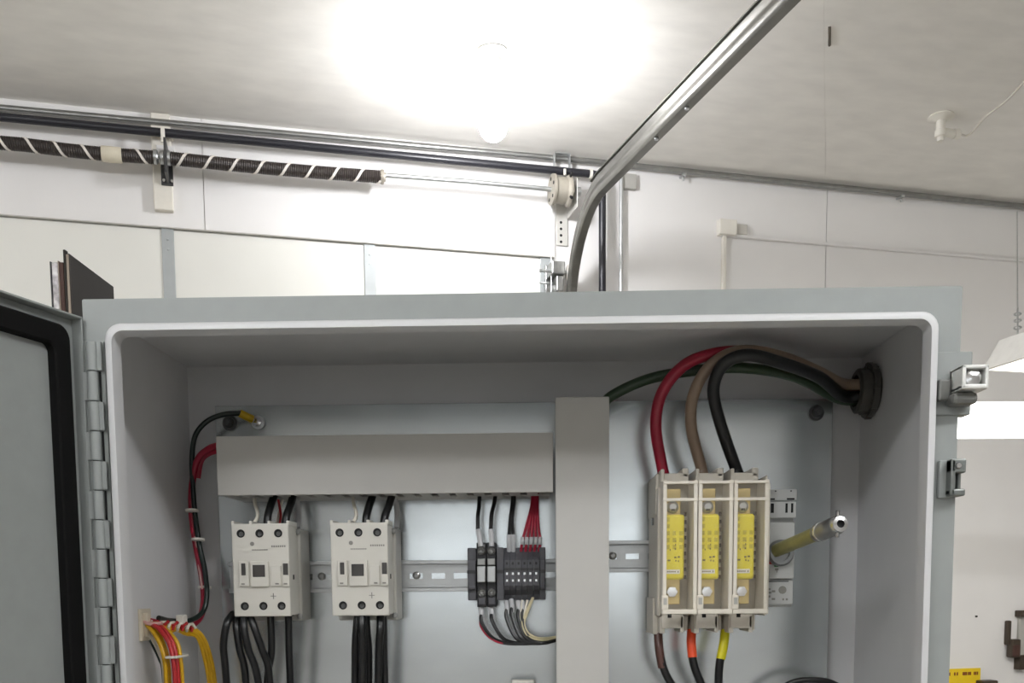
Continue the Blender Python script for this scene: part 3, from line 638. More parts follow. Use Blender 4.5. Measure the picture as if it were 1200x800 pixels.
for k, (yy_, zz_, r_) in enumerate(((.178, .0125, .0075), (.195, .0125, .0075), (.212, .0125, .0075))):
    single('wire', tube(nb(), [(hx0 + .01, yy_, hz0 + zz_), (-.15, yy_, hz0 + zz_ + .001), (hx1 - .004, yy_, hz0 + zz_)], r_, 8), w_black, 'black wire lying inside the horizontal duct, %s row' % ('front', 'middle', 'rear')[k], 'wire', group='wires inside the horizontal duct')
# ---- DIN rails with slots
def din(x0, x1, zc, label, ph=0):
    t = thing('din_rail', label, 'rail', ((x0 + x1) / 2, PN, zc - .0175), group='DIN rails')
    bm = nb(); y0 = PN - .0075
    for s in (-1, 1):
        za, zb_ = sorted((zc + s * .0175, zc + s * .0125)); bx(bm, x0, x1, y0, y0 + .001, za, zb_, .0003)          # flanges
        za, zb_ = sorted((zc + s * .0125, zc + s * .0135)); bx(bm, x0, x1, y0, PN, za, zb_)                          # sides
        za, zb_ = sorted((zc + s * .0130, zc + s * .0031)); bx(bm, x0, x1, PN - .0012, PN - .0002, za, zb_)           # web
    xx = x0 + ph; bx(bm, x0, xx, PN - .0012, PN - .0002, zc - .0032, zc + .0032)
    while xx < x1:
        bx(bm, xx + .015, min(x1, xx + .025), PN - .0012, PN - .0002, zc - .0032, zc + .0032); xx += .025
    part(t, 'hat_profile', bm, m_zinc); return t
zr = (PB(500, 657, .23).z + PB(500, 692, .23).z) / 2; zr2 = (PB(740, 634, .23).z + PB(740, 669, .23).z) / 2
dn1 = din(-.332, .0385, zr, 'zinc DIN rail carrying the contactors and terminal blocks', .004)
dn2 = din(.0885, .275, zr2, 'zinc DIN rail leading to the fuse block', .002)
for t, x, y in ((dn1, 377, 675), (dn1, 488, 674), (dn2, 718, 651)):
    q = PB(x, y, PN - .001); part(t, 'rail_screw', lathe(nb(), [(.0046, 0), (.0042, .002), (.002, .003)], (q.x, PN - .0012, q.z), (0, -1, 0), 12), m_gpipe)

# ---- contactors
def contactor(x0, label):
    zt = 1.5345; W_, H_ = .0598, .0965; yf = .149
    t = thing('contactor', label, 'contactor', (x0 + W_ / 2, .2, zt - H_ - .006), group='contactors')
    bm = nb(); bx(bm, x0 - .001, x0 + W_ + .003, .188, PN - .0076, zt - H_ - .006, zt - .004, .0015); bx(bm, x0 + .008, x0 + W_ - .008, PN - .0077, PN - .001, zr - .012, zr + .012); part(t, 'mounting_base', bm, m_contd)
    part(t, 'housing', B3(x0 + .001, x0 + W_ - .0005, yf + .0045, .190, zt - H_ + .001, zt - .001, .0012), m_cont)
    fp = part(t, 'front_cover', B3(x0, x0 + W_, yf, yf + .006, zt - H_, zt, .0012), m_cont)
    X = lambda px: x0 + (px - 270.5) / 1122
    Zc = lambda py: zt - (py - 613.5) / 1122
    # pole barriers at the top and the bottom
    for px in (271.5, 292.5, 314.5, 336.5):
        part(t, 'pole_barrier', B3(X(px) - .0016, X(px) + .0016, yf + .002, .185, zt - .002, zt + .0028, .0005), m_cont)
    for px0, px1 in ((274, 291), (295, 312), (317, 334)):
        part(t, 'terminal_recess', B3(X(px0), X(px1), .158, .176, zt - .0012, zt + .0004), m_dark)
    for px0, px1 in ((278, 294), (299, 315), (321, 337)):
        part(t, 'outlet_recess', B3(X(px0 - 3), X(px1 - 3), .158, .176, zt - H_ - .0004, zt - H_ + .0016), m_dark)
    for py, xs in ((625, (281.5, 303.5, 325.5)), (709.5, (283.5, 305.5, 327))):
        for px in xs:
            w_ = part(fp, 'screw_well', cyl(nb(), (X(px), yf - .0004, Zc(py)), (X(px), yf + .001, Zc(py)), .0043, 16), m_dark)
            bm = nb(); lathe(bm, [(.0026, 0), (.0023, .0008), (.0008, .0006)], (X(px) + .0006, yf - .0003, Zc(py) - .0006), (0, -1, 0), 12); part(fp, 'terminal_screw', bm, m_nut)
    # centre module with flaps
    for a, b_, c, d_, h in ((278.5, 290, 657, 686.5, .0022), (292.5, 313.5, 657, 687, .003), (316, 327.5, 663, 686.5, .002), (329.5, 337.5, 657, 687, .0022)):
        part(fp, 'front_flap', B3(X(a), X(b_), yf - h, yf + .001, Zc(d_), Zc(c), .0006), m_cont)
    for a, b_, c, d_, h in ((281.5, 286.5, 659.5, 673.5, .0026), (295, 309.5, 661.5, 675.5, .0034), (330.5, 336.5, 660, 673.5, .0026)):
        part(fp, 'dark_window', B3(X(a), X(b_), yf - h, yf, Zc(d_), Zc(c), .0003), m_shade)
    bm = nb()
    lathe(bm, [(.0022, 0), (.0022, .0003)], (X(294.5), yf, Zc(637)), (0, -1, 0), 12)
    for k in range(10): bx(bm, X(294 + k * 1.9), X(295.4 + k * 1.9), yf - .0003, yf, Zc(644.6), Zc(643.4))
    for k in range(7): bx(bm, X(317 + k * 2.5), X(318.6 + k * 2.5), yf - .0003, yf, Zc(641), Zc(639))
    for a in (281, 321, 331): bx(bm, X(a), X(a + 4), yf - .0027, yf - .002, Zc(684.5), Zc(682.8))
    bx(bm, X(314.3), X(321), yf - .0003, yf, Zc(698.4), Zc(697.6)); bx(bm, X(317.2), X(318.2), yf - .0003, yf, Zc(701.5), Zc(694.5))
    part(fp, 'printed_marks', bm, m_print)
    # mounting ears with screws at the right
    for z in (zt - .007, zt - H_ - .001):
        part(t, 'mounting_screw', lathe(nb(), [(.0034, 0), (.003, .002), (.001, .0025)], (x0 + W_ - .001 + .0015, .186, z), (0, -1, 0), 12), m_gpipe)
    part(t, 'side_slot', B3(x0 + W_ - .0006, x0 + W_ + .0002, .165, .168, zt - .058, zt - .053), m_dark)
    return t
c1 = contactor(-.3022, 'beige three-pole contactor on the left, nearest the hinge side')
c2 = contactor(-.1988, 'beige three-pole contactor on the right, nearest the terminal blocks')

# ---- wires
def wire(label, pts, r, mat, group=None, cat='wire', name='wire', seg=10):
    return single(name, tube(nb(), [PB(*p) for p in pts], r, seg), mat, label, cat, group=group)
for ix, (dx, nm) in enumerate(((0, 'left'), (115.5, 'right'))):
    g_ = 'black cables entering the top of the %s contactor' % nm
    wire('left of two black cables from the duct into the %s contactor' % nm, [(323 + dx, 576, .195), (318 + dx, 590, .182), (314 + dx, 604, .172), (313 + dx, 617, .168)], .0042, w_black, g_, 'cable', 'power_cable')
    wire('right of two black cables from the duct into the %s contactor' % nm, [(345 + dx, 576, .195), (341 + dx, 590, .182), (336 + dx, 604, .172), (334 + dx, 617, .168)], .0042, w_black, g_, 'cable', 'power_cable')
    wire('short white wire from the duct into the %s contactor' % nm, [(298 + dx, 576, .20), (299 + dx, 590, .19), (302 + dx, 604, .178), (303 + dx - 8, 617, .17)], .002, w_white, g_)
    wire('thin grey wire beside the right side of the %s contactor' % nm, [(346 + dx, 578, .214), (349 + dx, 592, .215), (350 + dx, 606, .21), (349 + dx, 618, .205)], .003, m_ferr, g_)
wire('thin dark red wire between black cables over the left contactor', [(324, 576, .215), (327, 590, .21), (329, 604, .2), (327, 617, .195)], .0014, w_red2)
wire('thin white wire between black cables over the left contactor', [(333, 576, .215), (330, 590, .212), (326, 604, .205), (324, 617, .2)], .0014, w_white)
g_ = 'black cables hanging from the left contactor'
LC = [([(273, 719, .165), (266, 730, .15), (262, 755, .15), (264, 780, .16), (268, 830, .18)], 'looping out at the far left'),
      ([(278, 719, .165), (277, 735, .155), (281, 760, .155), (287, 785, .165), (290, 830, .18)], 'second from the left'),
      ([(286, 716, .16), (286, 735, .15), (291, 760, .152), (300, 785, .16), (308, 830, .18)], 'third from the left'),
      ([(291, 716, .162), (298, 735, .154), (307, 760, .158), (315, 785, .168), (317, 830, .18)], 'slanting to the right'),
      ([(317, 722, .168), (318, 740, .168), (318, 765, .172), (314, 790, .178), (311, 830, .184)], 'hanging from the centre pole'),
      ([(338, 722, .168), (338.5, 740, .172), (339, 765, .176), (340, 790, .18), (341, 830, .184)], 'hanging straight from the right pole')]
for pts, l in LC: wire('black cable below the left contactor, ' + l, pts, .0040, w_black, g_, 'cable', 'power_cable')
g_ = 'black cables hanging from the right contactor'
MC = [([(420, 716, .16), (418, 735, .158), (416.5, 760, .165), (416, 830, .18)], 'far left of five'), ([(424, 716, .156), (424, 735, .15), (424.5, 760, .155), (425, 830, .175)], 'second of five'), ([(429, 722, .17), (430, 740, .17), (432, 765, .175), (432, 830, .185)], 'third of five'), ([(446, 722, .165), (445.5, 740, .16), (444, 765, .165), (443, 830, .18)], 'fourth of five'), ([(449, 722, .172), (449.5, 740, .172), (450, 765, .176), (452, 830, .186)], 'far right of five')]
for pts, l in MC: wire('black cable below the right contactor, ' + l, pts, .0042, w_black, g_, 'cable', 'power_cable')

# ---- terminal blocks
yT = .188; sT = 1079.
TX = lambda px: PB(px, 672, yT).x
TZ = lambda py: PB(594, py, yT).z
def endclamp(x0, x1, label):
    t = thing('end_clamp', label, 'clamp', ((x0 + x1) / 2, .21, TZ(704)), group='end clamps')
    part(t, 'clamp_body', B3(x0, x1, yT + .006, PN - .0076, TZ(703), TZ(641), .001), m_term); part(t, 'clamp_face', B3(x0 + .0005, x1 - .0005, yT, yT + .007, TZ(690), TZ(656), .001), m_term)
    part(t, 'clamp_slot', B3(x0, x1, yT - .0004, yT + .002, TZ(671.5), TZ(667.5)), m_termb); return t
endclamp(TX(547.5), TX(558), 'dark grey end clamp left of the screw terminals')
endclamp(TX(632), TX(639.5), 'dark grey end clamp at the right end of the terminal row')
sp_ = thing('terminal_spacer', 'dark grey end plate between the screw terminals and the small terminals', 'terminal', ((TX(585)), .21, TZ(704)))
part(sp_, 'spacer_body', B3(TX(582), TX(590.5), yT + .001, PN - .0076, TZ(703), TZ(641), .001), m_term); part(sp_, 'spacer_slot', B3(TX(582), TX(590.5), yT + .0004, yT + .002, TZ(671.5), TZ(667.5)), m_termb)
for k, (a, b_) in enumerate(((558.5, 569.8), (570.2, 581.5))):
    t = thing('screw_terminal', 'black screw terminal with bright metal face, %s of the pair' % ('left' if k == 0 else 'right'), 'terminal', ((TX(a) + TX(b_)) / 2, .21, TZ(712)), group='screw terminals')
    x0, x1 = TX(a), TX(b_); xm = (x0 + x1) / 2
    part(t, 'terminal_body', B3(x0, x1, yT + .004, PN - .0076, TZ(711), TZ(635), .001), m_termb)
    part(t, 'face_block', B3(x0 + .0006, x1 - .0006, yT - .004, yT + .005, TZ(682), TZ(663), .0012), m_zinc, 'bright metal face'); part(t, 'label_holder', B3(x0 + .001, x1 - .001, yT - .001, yT + .005, TZ(661.5), TZ(654), .0006), m_gpipe)
    for y in (645, 694):
        part(t, 'clamp_screw', lathe(nb(), [(.0042, 0), (.0042, .003), (.003, .0042), (.001, .0025)], (xm, yT + .004, TZ(y)), (0, -1, 0), 12), m_gpipe)
    part(t, 'wire_funnel', B3(x0 + .0015, x1 - .0015, yT + .002, yT + .005, TZ(708), TZ(700), .0006), m_term); part(t, 'wire_funnel', B3(x0 + .0015, x1 - .0015, yT + .002, yT + .005, TZ(641), TZ(637), .0006), m_term)
base_t = None
for k in range(6):
    x0 = TX(590.8) + k * (TX(632) - TX(590.8)) / 6; x1 = x0 + (TX(632) - TX(590.8)) / 6 - .0003; xm = (x0 + x1) / 2
    lab = 'slim grey feed-through terminal, number %s from the left of six' % ('one two three four five six'.split()[k])
    if base_t is None:
        xb = x0; t = base_t = thing('feed_terminal', lab, 'terminal', (xm, .21, TZ(704)), group='slim grey terminals')
        prism_p = [(PN - .0076, TZ(703)), (PN - .0076, TZ(641)), (yT + .014, TZ(641)), (yT + .010, TZ(648)), (yT + .003, TZ(653)), (yT, TZ(656)), (yT, TZ(686)), (yT + .004, TZ(691)), (yT + .012, TZ(697)), (yT + .014, TZ(703))]
        bm = nb(); prism(bm, prism_p, lambda u, v, tt: Vector((tt, u, v)), x0, x1); part(t, 'terminal_body', bm, m_term)
        part(t, 'bridge_slot', B3(x0, x1, yT - .0003, yT + .001, TZ(668.5), TZ(665.5)), m_termb)
        for y in (672, 680): part(t, 'contact', B3(xm - .0012, xm + .0012, yT - .0005, yT + .001, TZ(y + 1.6), TZ(y - 1.6), .0003), m_chrome)
        part(t, 'test_hole', B3(xm - .001, xm + .001, yT - .0003, yT + .001, TZ(661.5), TZ(658.5)), m_dark)
    else: dup(base_t, (x0 - xb, 0, 0), lab)
# wires into the terminals from above
def ferruled(label, pts, r, mat, group, fpx=None):
    P = [PB(*p) for p in pts]
    t = thing('wire', label, 'wire', P[-1] if P[-1].z < P[0].z else P[0], group=group)
    part(t, 'insulation', tube(nb(), P, r, 8), mat)
    if fpx: part(t, 'ferrule_sleeve', tube(nb(), [PB(*p) for p in fpx], r * 1.25, 8), m_ferr, 'pale crimp sleeve')
    return t
g_ = 'black wires from the duct to the terminals'
ferruled('black wire from duct to the left screw terminal', [(562, 577, .205), (561.5, 592, .2), (560, 605, .195), (560, 622, .192)], .0022, w_black, g_, [(560, 620, .192), (562, 630, .191), (563.5, 640, .19)])
ferruled('black wire from duct to the right screw terminal', [(581, 577, .205), (579, 590, .2), (576, 603, .195), (575, 622, .192)], .0022, w_black, g_, [(575, 620, .192), (576, 630, .191), (576, 640, .19)])
for x, dx, nm in ((595.5, 0, 'left'), (600.5, 2, 'right')):
    ferruled('%s black wire of the pair entering the first slim terminals' % nm, [(601 + dx, 577, .205), (600 + dx, 592, .2), (598 + dx, 608, .197), (x + 1, 628, .196)], .0019, w_black, g_, [(x + 1, 626, .196), (x + 1, 636, .197), (x + 1, 646, .2)])
g_ = 'thin red wires fanning from the duct into the slim terminals'
for k in range(5):
    x1 = 610 + k * 5.2
    t = ferruled('thin red wire number %s from the left in the red fan above the terminals' % 'one two three four five'.split()[k], [(624 + k * 1.5, 577, .207), (623 + k * 1.7, 592, .203), (618 + k * 3.2 - abs(k - 4) * .2, 615, .199), (x1 + 2.2, 634, .197), (x1 + .5, 646, .2)], .0016, w_red, g_, [(x1 + 2.5, 629, .1972), (x1 + 1.8, 638, .1972)])
# wires below the terminals sweeping right into the vertical duct
g_ = 'wires sweeping from the terminals into the vertical duct'
def below(label, x0, y0, xm, ym, bend, mat, r, sl=True, fe=m_ferr):
    pts = [(x0 + 1, y0, .195), (xm, ym, .19), (xm + bend * .35, 744 + bend * .12, .185), (min(xm + bend, 640), 753 + bend * .02, .183), (657, 750 - bend * .06, .195)]
    ferruled(label, pts, r, mat, g_, [(x0, y0 - 8, .198), (x0 + 1, y0, .195), (x0 + 1.2, y0 + 7, .194)] if sl else None)
below('black wire from the left screw terminal, outermost of the lower sweep', 563, 718, 565, 730, 42, w_black, .0022)
below('red wire along the outside of the lower sweep of wires', 562, 722, 564, 734, 34, w_red, .0014, False)
below('black wire from the right screw terminal in the lower sweep', 575, 718, 577, 728, 40, w_black, .0022)
below('black wire from the first slim terminal in the lower sweep', 593, 712, 593.5, 724, 34, w_black, .0020)
below('black wire from the second slim terminal in the lower sweep', 599, 710, 600, 722, 32, w_black, .0020)
below('black wire from the third slim terminal in the lower sweep', 607, 712, 607, 724, 26, w_black, .0020)
below('black wire from the fourth slim terminal in the lower sweep', 612, 712, 612, 724, 24, w_black, .0018)
for k, nm in ((0, 'outer'), (1, 'inner')):
    pts = [(624 - k * -1, 700, .197), (617 + k * 2, 716, .192), (612 + k * 2.5, 730, .188), (618 + k * 2, 744 - k * 2, .185), (634, 750 - k * 2.5, .184), (657, 747 - k * 2, .195)]
    ferruled('%s cream wire curling from the slim terminals into the vertical duct' % nm, pts, .0011, w_cream, g_, None)
ferruled('short white wire stub under the third slim terminal', [(612, 703, .197), (611, 716, .193), (609, 728, .19)], .0013, w_white, g_)
ferruled('short white wire stub under the fourth slim terminal', [(618, 703, .197), (615, 716, .193), (611, 727, .19)], .0013, w_white, g_)

# ---- three-pole fuse block
yF = .128; FX = lambda px: PB(px, 640, yF).x; FZ = lambda py: PB(835, py, yF).z
PP = FX(863) - FX(821.5)
fb = thing('fuse_block', 'three-pole beige fuse block with clear covers on the right DIN rail', 'fuse block', (FX(838), .2, FZ(745)))
fuse_src = None
for k in range(3):
    ox = k * PP
    X = lambda px: FX(px) + ox
    x0, x1 = X(776.5), X(817.5)
    yb = .172
    if k == 0:
        part(fb, 'side_wall', B3(x0 - .0025, x0 + .001, .150, PN - .0076, FZ(722), FZ(568), .001), m_fbase); part(fb, 'side_foot', B3(x0 - .0045, x0 + .001, .172, PN - .0076, FZ(745), FZ(700), .001), m_fbase)
        part(fb, 'side_shoulder', B3(x0 - .0035, x0 + .001, .160, PN - .0076, FZ(600), FZ(550), .002), m_fbase)
        part(fb, 'side_rivet', cyl(nb(), (x0 - .0045, .185, FZ(606)), (x0 - .002, .185, FZ(606)), .004, 10), m_gpipe)
    pb = part(fb, 'pole_base', B3(x0 + .0005, x1 - .0005, yb, PN - .0076, FZ(722), FZ(558), .001), m_fbase)
    part(pb, 'top_terminal', bx(bx(bx(nb(), x0 + .003, x0 + .029, .150, .20, FZ(562), FZ(551), .001), x0 + .0005, x0 + .004, .148, .20, FZ(566), FZ(546), .001), x0 + .0225, x0 + .029, .150, .20, FZ(556), FZ(545), .0012), m_fbase)
    part(pb, 'barrier', B3(x1 - .0008, x1 + .0008, .140, .2, FZ(722), FZ(556), .0004), m_fbase)
    # bottom outlet with two legs
    bm = nb(); bx(bm, x0 + .002, x0 + .025, .150, .205, FZ(737), FZ(720), .001); bx(bm, x0 + .0215, x0 + .0255, .150, .2, FZ(742), FZ(722), .0008); bx(bm, x0 + .0005, x0 + .006, .152, .205, FZ(743), FZ(722), .0012); bx(bm, x0 + .027, x1 - .002, .175, .21, FZ(741), FZ(722), .001)
    part(pb, 'outlet', bm, m_fbase)
    part(pb, 'outlet_hole', B3(x0 + .0085, x0 + .0125, .1495, .152, FZ(724), FZ(719.8)), m_dark); part(pb, 'outlet_bore', cyl(nb(), (x0 + .013, .18, FZ(737.5)), (x0 + .013, .18, FZ(736)), .008, 14), m_dark)
    # clear hinged cover: milky frame with a clear pane
    cv = part(fb, 'cover_frame', bx(bx(bx(bx(bx(nb(), x0 + .0002, x0 + .0042, yF, .168, FZ(720), FZ(562), .0008), x1 - .0042, x1 - .0002, yF, .168, FZ(720), FZ(562), .0008), x0, x1, yF - .001, yF + .008, FZ(719), FZ(713.5), .0008), x0, x1, yF - .001, yF + .005, FZ(566.5), FZ(563), .0006), x0, x1, yF - .0005, yF + .0035, FZ(586.5), FZ(583), .0005), m_fframe)
    part(cv, 'clear_pane', B3(x0 + .004, x1 - .004, yF + .0012, yF + .0022, FZ(714), FZ(566)), m_clear)
    part(cv, 'hinge_tab', B3(x0 - .001, x0 + .006, yF - .0016, yF + .006, FZ(714), FZ(697), .001), m_fframe); part(cv, 'vent_plug', B3(x0 + .001, x0 + .0045, yF - .0022, yF, FZ(708), FZ(700)), m_contd)
    bm = nb()
    for q in range(9): bx(bm, X(805), X(807.5), .146, .15, FZ(598 + q * 9.4 + 4.5), FZ(598 + q * 9.4))
    part(cv, 'vent_slots', bm, M('vent brown', (70, 58, 48), .6))
    # the cartridge fuse
    if fuse_src is None:
        yy = .139; fx0, fx1 = FX(779.5), FX(804)
        fu = fuse_src = thing('cartridge_fuse', 'yellow cartridge fuse, left of the three', 'fuse', ((fx0 + fx1) / 2, .155, FZ(706)), group='yellow cartridge fuses')
        bd = part(fu, 'fuse_body', B3(fx0, fx1, yy, .165, FZ(678.5), FZ(601), .003, seg=3), m_yel)
        part(fu, 'upper_blade', B3(fx0 + .002, fx1 - .003, yy + .008, yy + .012, FZ(603), FZ(570), .0008), m_brass); part(fu, 'lower_blade', B3(fx0 + .002, fx1 - .003, yy + .008, yy + .012, FZ(708), FZ(678), .0008), m_brass)
        part(fu, 'upper_bolt', lathe(nb(), [(.0065, 0), (.006, .003), (.0035, .005)], ((fx0 + fx1) / 2 - .001, yy + .008, FZ(592)), (0, -1, 0), 14), m_zinc); part(fu, 'upper_bolt_slot', B3((fx0 + fx1) / 2 - .003, (fx0 + fx1) / 2 + .001, yy + .0028, yy + .004, FZ(597), FZ(594.5)), m_dark)
        part(fu, 'lower_bolt', lathe(nb(), [(.0068, 0), (.0062, .003), (.0055, .0045), (.002, .0046)], ((fx0 + fx1) / 2 - .001, yy + .008, FZ(693)), (0, -1, 0), 6), m_chrome)
        bm = nb()
        for r_, cols in enumerate(((0,), (0,), (0, 1, 2), (0, 1, 2), (0, 1, 2))):
            for c_ in cols: bx(bm, fx0 + .0022 + c_ * .0068, fx0 + .0058 + c_ * .0068, yy - .0003, yy + .001, FZ(609.5 + r_ * 8.2), FZ(604.5 + r_ * 8.2))
        part(bd, 'printed_squares', bm, m_yel2)
        bm = nb(); bx(bm, fx0 + .001, fx0 + .0165, yy - .0004, yy + .001, FZ(671.5), FZ(666.5)); part(bd, 'white_strip', bm, m_pvc)
        bm = nb()
        for a_, b_, zq in ((.004, .0068, 655.5), (.0108, .0128, 652), (.0142, .0165, 651.5), (.0118, .013, 656), (.0145, .0155, 656.5), (.0142, .0152, 669), (.0115, .0125, 637), (.0118, .0124, 633), (.006, .007, 643), (.011, .0125, 642)):
            bx(bm, fx0 + a_, fx0 + b_, yy - .0006, yy + .001, FZ(zq + 1.1), FZ(zq - .8))
        for q in range(6): bx(bm, fx0 + .002 + q * .0018, fx0 + .0032 + q * .0018, yy - .0006, yy + .001, FZ(669.8), FZ(668.4))
        part(bd, 'printed_text', bm, M('olive print', (112, 100, 22), .6))
    else: dup(fuse_src, (ox, 0, 0), 'yellow cartridge fuse, %s of the three' % ('middle' if k == 1 else 'right'))
part(fb, 'end_wall', B3(FX(817.5) + 2 * PP - .001, FX(817.5) + 2 * PP + .002, .132, PN - .0076, FZ(720), FZ(566), .0008), m_fframe)
# ---- rotary switch with shaft
yS = .168; SX = lambda px: PB(px, 640, yS).x; SZ = lambda py: PB(915, py, yS).z
sw = thing('rotary_switch', 'grey rotary disconnect switch body right of the fuse block', 'switch', (SX(915), .2, SZ(714)))
x0, x1 = SX(899), SX(930.5)
part(sw, 'switch_body', B3(x0, x1, yS + .004, PN - .0076, SZ(711), SZ(573), .001), m_sw)
part(sw, 'upper_block', B3(x0 + .001, x1 + .0005, yS - .004, yS + .006, SZ(607), SZ(588), .0008), m_sw); part(sw, 'top_block', B3(x0, x1 + .002, yS, yS + .006, SZ(586.5), SZ(573), .0008), m_sw)
part(sw, 'middle_block', B3(x0 + .0005, x1 - .001, yS - .006, yS + .006, SZ(678), SZ(612), .001), m_sw); part(sw, 'lower_block', B3(x0, x1 - .001, yS - .003, yS + .006, SZ(708), SZ(679), .0008), m_sw)
for a, b_, c, d_ in ((901.5, 905, 590, 601), (918.5, 921, 590, 601), (925, 927.5, 590, 601)): part(sw, 'terminal_slot', B3(SX(a), SX(b_), yS - .0044, yS - .003, SZ(d_), SZ(c)), m_dark)
for a, b_ in ((900, 907), (921, 930)): part(sw, 'terminal_slot', B3(SX(a), SX(b_), yS - .0004, yS + .001, SZ(585.5), SZ(583.5)), m_dark)
for a in (907, 925): part(sw, 'terminal_slot', B3(SX(a), SX(a + 1.6), yS - .0004, yS + .001, SZ(576), SZ(574.5)), m_dark)
part(sw, 'seam', B3(SX(900), SX(924), yS - .0034, yS, SZ(681.5), SZ(680.3)), m_dark)
bm = nb(); lathe(bm, [(.0042, 0), (.0042, .0004)], (SX(917), yS - .003, SZ(691)), (0, -1, 0), 12)
for a, b_, z in ((899.5, 903, 690), (900, 904, 694), (899.5, 903, 698.5), (904.5, 908.5, 692.5), (904.5, 908.5, 701.5), (917, 919, 702), (921, 923.5, 702), (907, 911, 667), (909, 910, 669.5)): bx(bm, SX(a), SX(b_), yS - .0063 if z < 675 else yS - .0034, yS, SZ(z + 1.2), SZ(z - 1.2))
part(sw, 'printed_marks', bm, m_print)
bc = Vector((SX(912.5), yS - .006, SZ(648)))
part(sw, 'shaft_boss', lathe(nb(), [(.0138, 0), (.0138, .004), (.0118, .0065), (.0118, .008), (.0085, .008), (.0085, .003)], bc, (0, -1, 0), 28), M('boss grey metal', (140, 142, 142), .35, .6))
part(sw, 'red_mark', B3(SX(899.5), SX(904), yS - .0068, yS - .004, SZ(661), SZ(654), .0004), M('red mark', (160, 30, 34), .5)); part(sw, 'green_mark', B3(SX(906), SX(911), yS - .0068, yS - .004, SZ(664), SZ(660.5), .0004), M('green mark', (40, 110, 46), .5))
a = PB(909, 645, yS - .008); b2 = PB(985, 613.5, .012)
shf = thing('switch_shaft', 'olive zinc operating shaft with bright tip sticking out of the rotary switch', 'shaft', a)
dv = (b2 - a); ln = dv.length
part(shf, 'rod', lathe(nb(), [(.0068, 0), (.0068, ln * .72)], a, dv, 16), m_olive)
part(shf, 'sleeve', lathe(nb(), [(.0078, ln * .68), (.0086, ln * .69), (.0086, ln * .95), (.0075, ln * .96)], a, dv, 18), m_gpipe)
part(shf, 'sleeve_band', lathe(nb(), [(.009, ln * .735), (.009, ln * .755)], a, dv, 18), m_chrome)
part(shf, 'tip_ring', lathe(nb(), [(.0070, ln * .95), (.0074, ln * .97), (.0070, ln), (.0036, ln + .0005), (.0036, ln - .004)], a, dv, 18, cap=False), m_chrome)
part(shf, 'tip_bore', lathe(nb(), [(.0036, ln - .006), (.0036, ln - .003)], a, dv, 12), m_dark)
part(shf, 'cross_pin', cyl(nb(), b2 - dv.normalized() * .006 + Vector((0, 0, -.011)), b2 - dv.normalized() * .006 + Vector((0, 0, .013)), .0018, 8), m_chrome)

# ---- supply cables
hc_ = lambda dy, dz: Vector((.371, hub.y + dy, hub.z + dz))
def supply(label, pts, end, r, mat):
    P = [PB(*p) for p in pts] + [end + Vector((-.028, 0, 0)), end]
    return single('supply_cable', tube(nb(), P, r, 14), mat, label, 'cable', group='supply cables from the bushing')
supply('thick red cable arching from the left fuse pole to the bushing', [(778, 556, .172), (775.5, 545, .172), (768.5, 500, .165), (775, 462, .16), (798, 431, .155), (828, 416.5, .15), (868, 412, .150), (915, 422, .165)], hc_(.0066, .0066), .0060, w_red)
supply('thick tan cable arching from the middle fuse pole to the bushing', [(824, 556, .172), (821, 545, .172), (810, 500, .162), (813, 462, .15), (833, 428, .142), (868, 411.5, .136), (915, 418, .147), (960, 436, .17)], hc_(-.0062, .0064), .0060, w_tan)
supply('thick black cable arching from the right fuse pole to the bushing', [(865, 556, .172), (861, 545, .172), (844, 496, .155), (836, 456, .14), (848, 427, .128), (876, 416, .122), (915, 425, .132), (960, 442, .160)], hc_(-.0066, -.006), .0062, w_black)
supply('thick dark green ground cable running from the vertical duct to the bushing', [(704, 478, .185), (718, 463, .185), (760, 444, .18), (815, 434, .175), (870, 431, .172), (930, 441, .185)], hc_(.0068, -.0066), .0055, w_green)
def load(nm, lab, pts, spts, r, smat):
    P = [PB(*p) for p in pts]
    t = thing('load_cable', lab, 'cable', P[-1], group='load cables under the fuse block')
    part(t, 'insulation', tube(nb(), P, r, 14), w_black); part(t, 'sleeve', tube(nb(), [PB(*p) for p in spts], r * 1.12, 14), smat, nm + ' sleeve')
load('brown', 'black cable with brown sleeve below the left fuse pole', [(771, 738, .178), (773, 760, .172), (778, 784, .172), (790, 806, .176), (815, 840, .18)], [(771, 738, .178), (772.5, 760, .172), (776, 782, .172)], .0042, w_brown)
load('orange', 'black cable with orange sleeve below the middle fuse pole', [(810, 738, .178), (810, 755, .174), (813, 778, .172), (822, 802, .174), (840, 840, .18)], [(810.5, 738, .178), (810, 752, .174), (811.5, 770, .172)], .0044, w_orange)
load('yellow', 'black cable with yellow sleeve below the right fuse pole', [(850, 738, .178), (848, 755, .174), (843.5, 776, .172), (842, 802, .174), (843, 840, .18)], [(850, 738, .178), (848, 755, .174), (844.5, 772, .172)], .0044, w_by)
single('spare_cable', tube(nb(), [PB(*p) for p in ((905, 812, .19), (930, 799, .185), (952, 796.5, .18), (975, 800, .18), (1000, 815, .19))], .0034, 10), w_black, 'black cable arching at the lower right of the mounting panel', 'cable')
q = PB(600, 797, .2), PB(626, 797, .2)
lb = thing('white_terminal_strip', 'white topped device just showing under the terminal blocks', 'device', ((q[0].x + q[1].x) / 2, .22, q[0].z - .05))
part(lb, 'device_body', B3(q[0].x - .002, q[1].x + .002, .205, PN, q[0].z - .05, q[0].z - .002, .001), m_contd); part(lb, 'device_cap', B3(q[0].x, q[1].x, .2, .215, q[0].z - .03, q[0].z, .001), m_pvc)
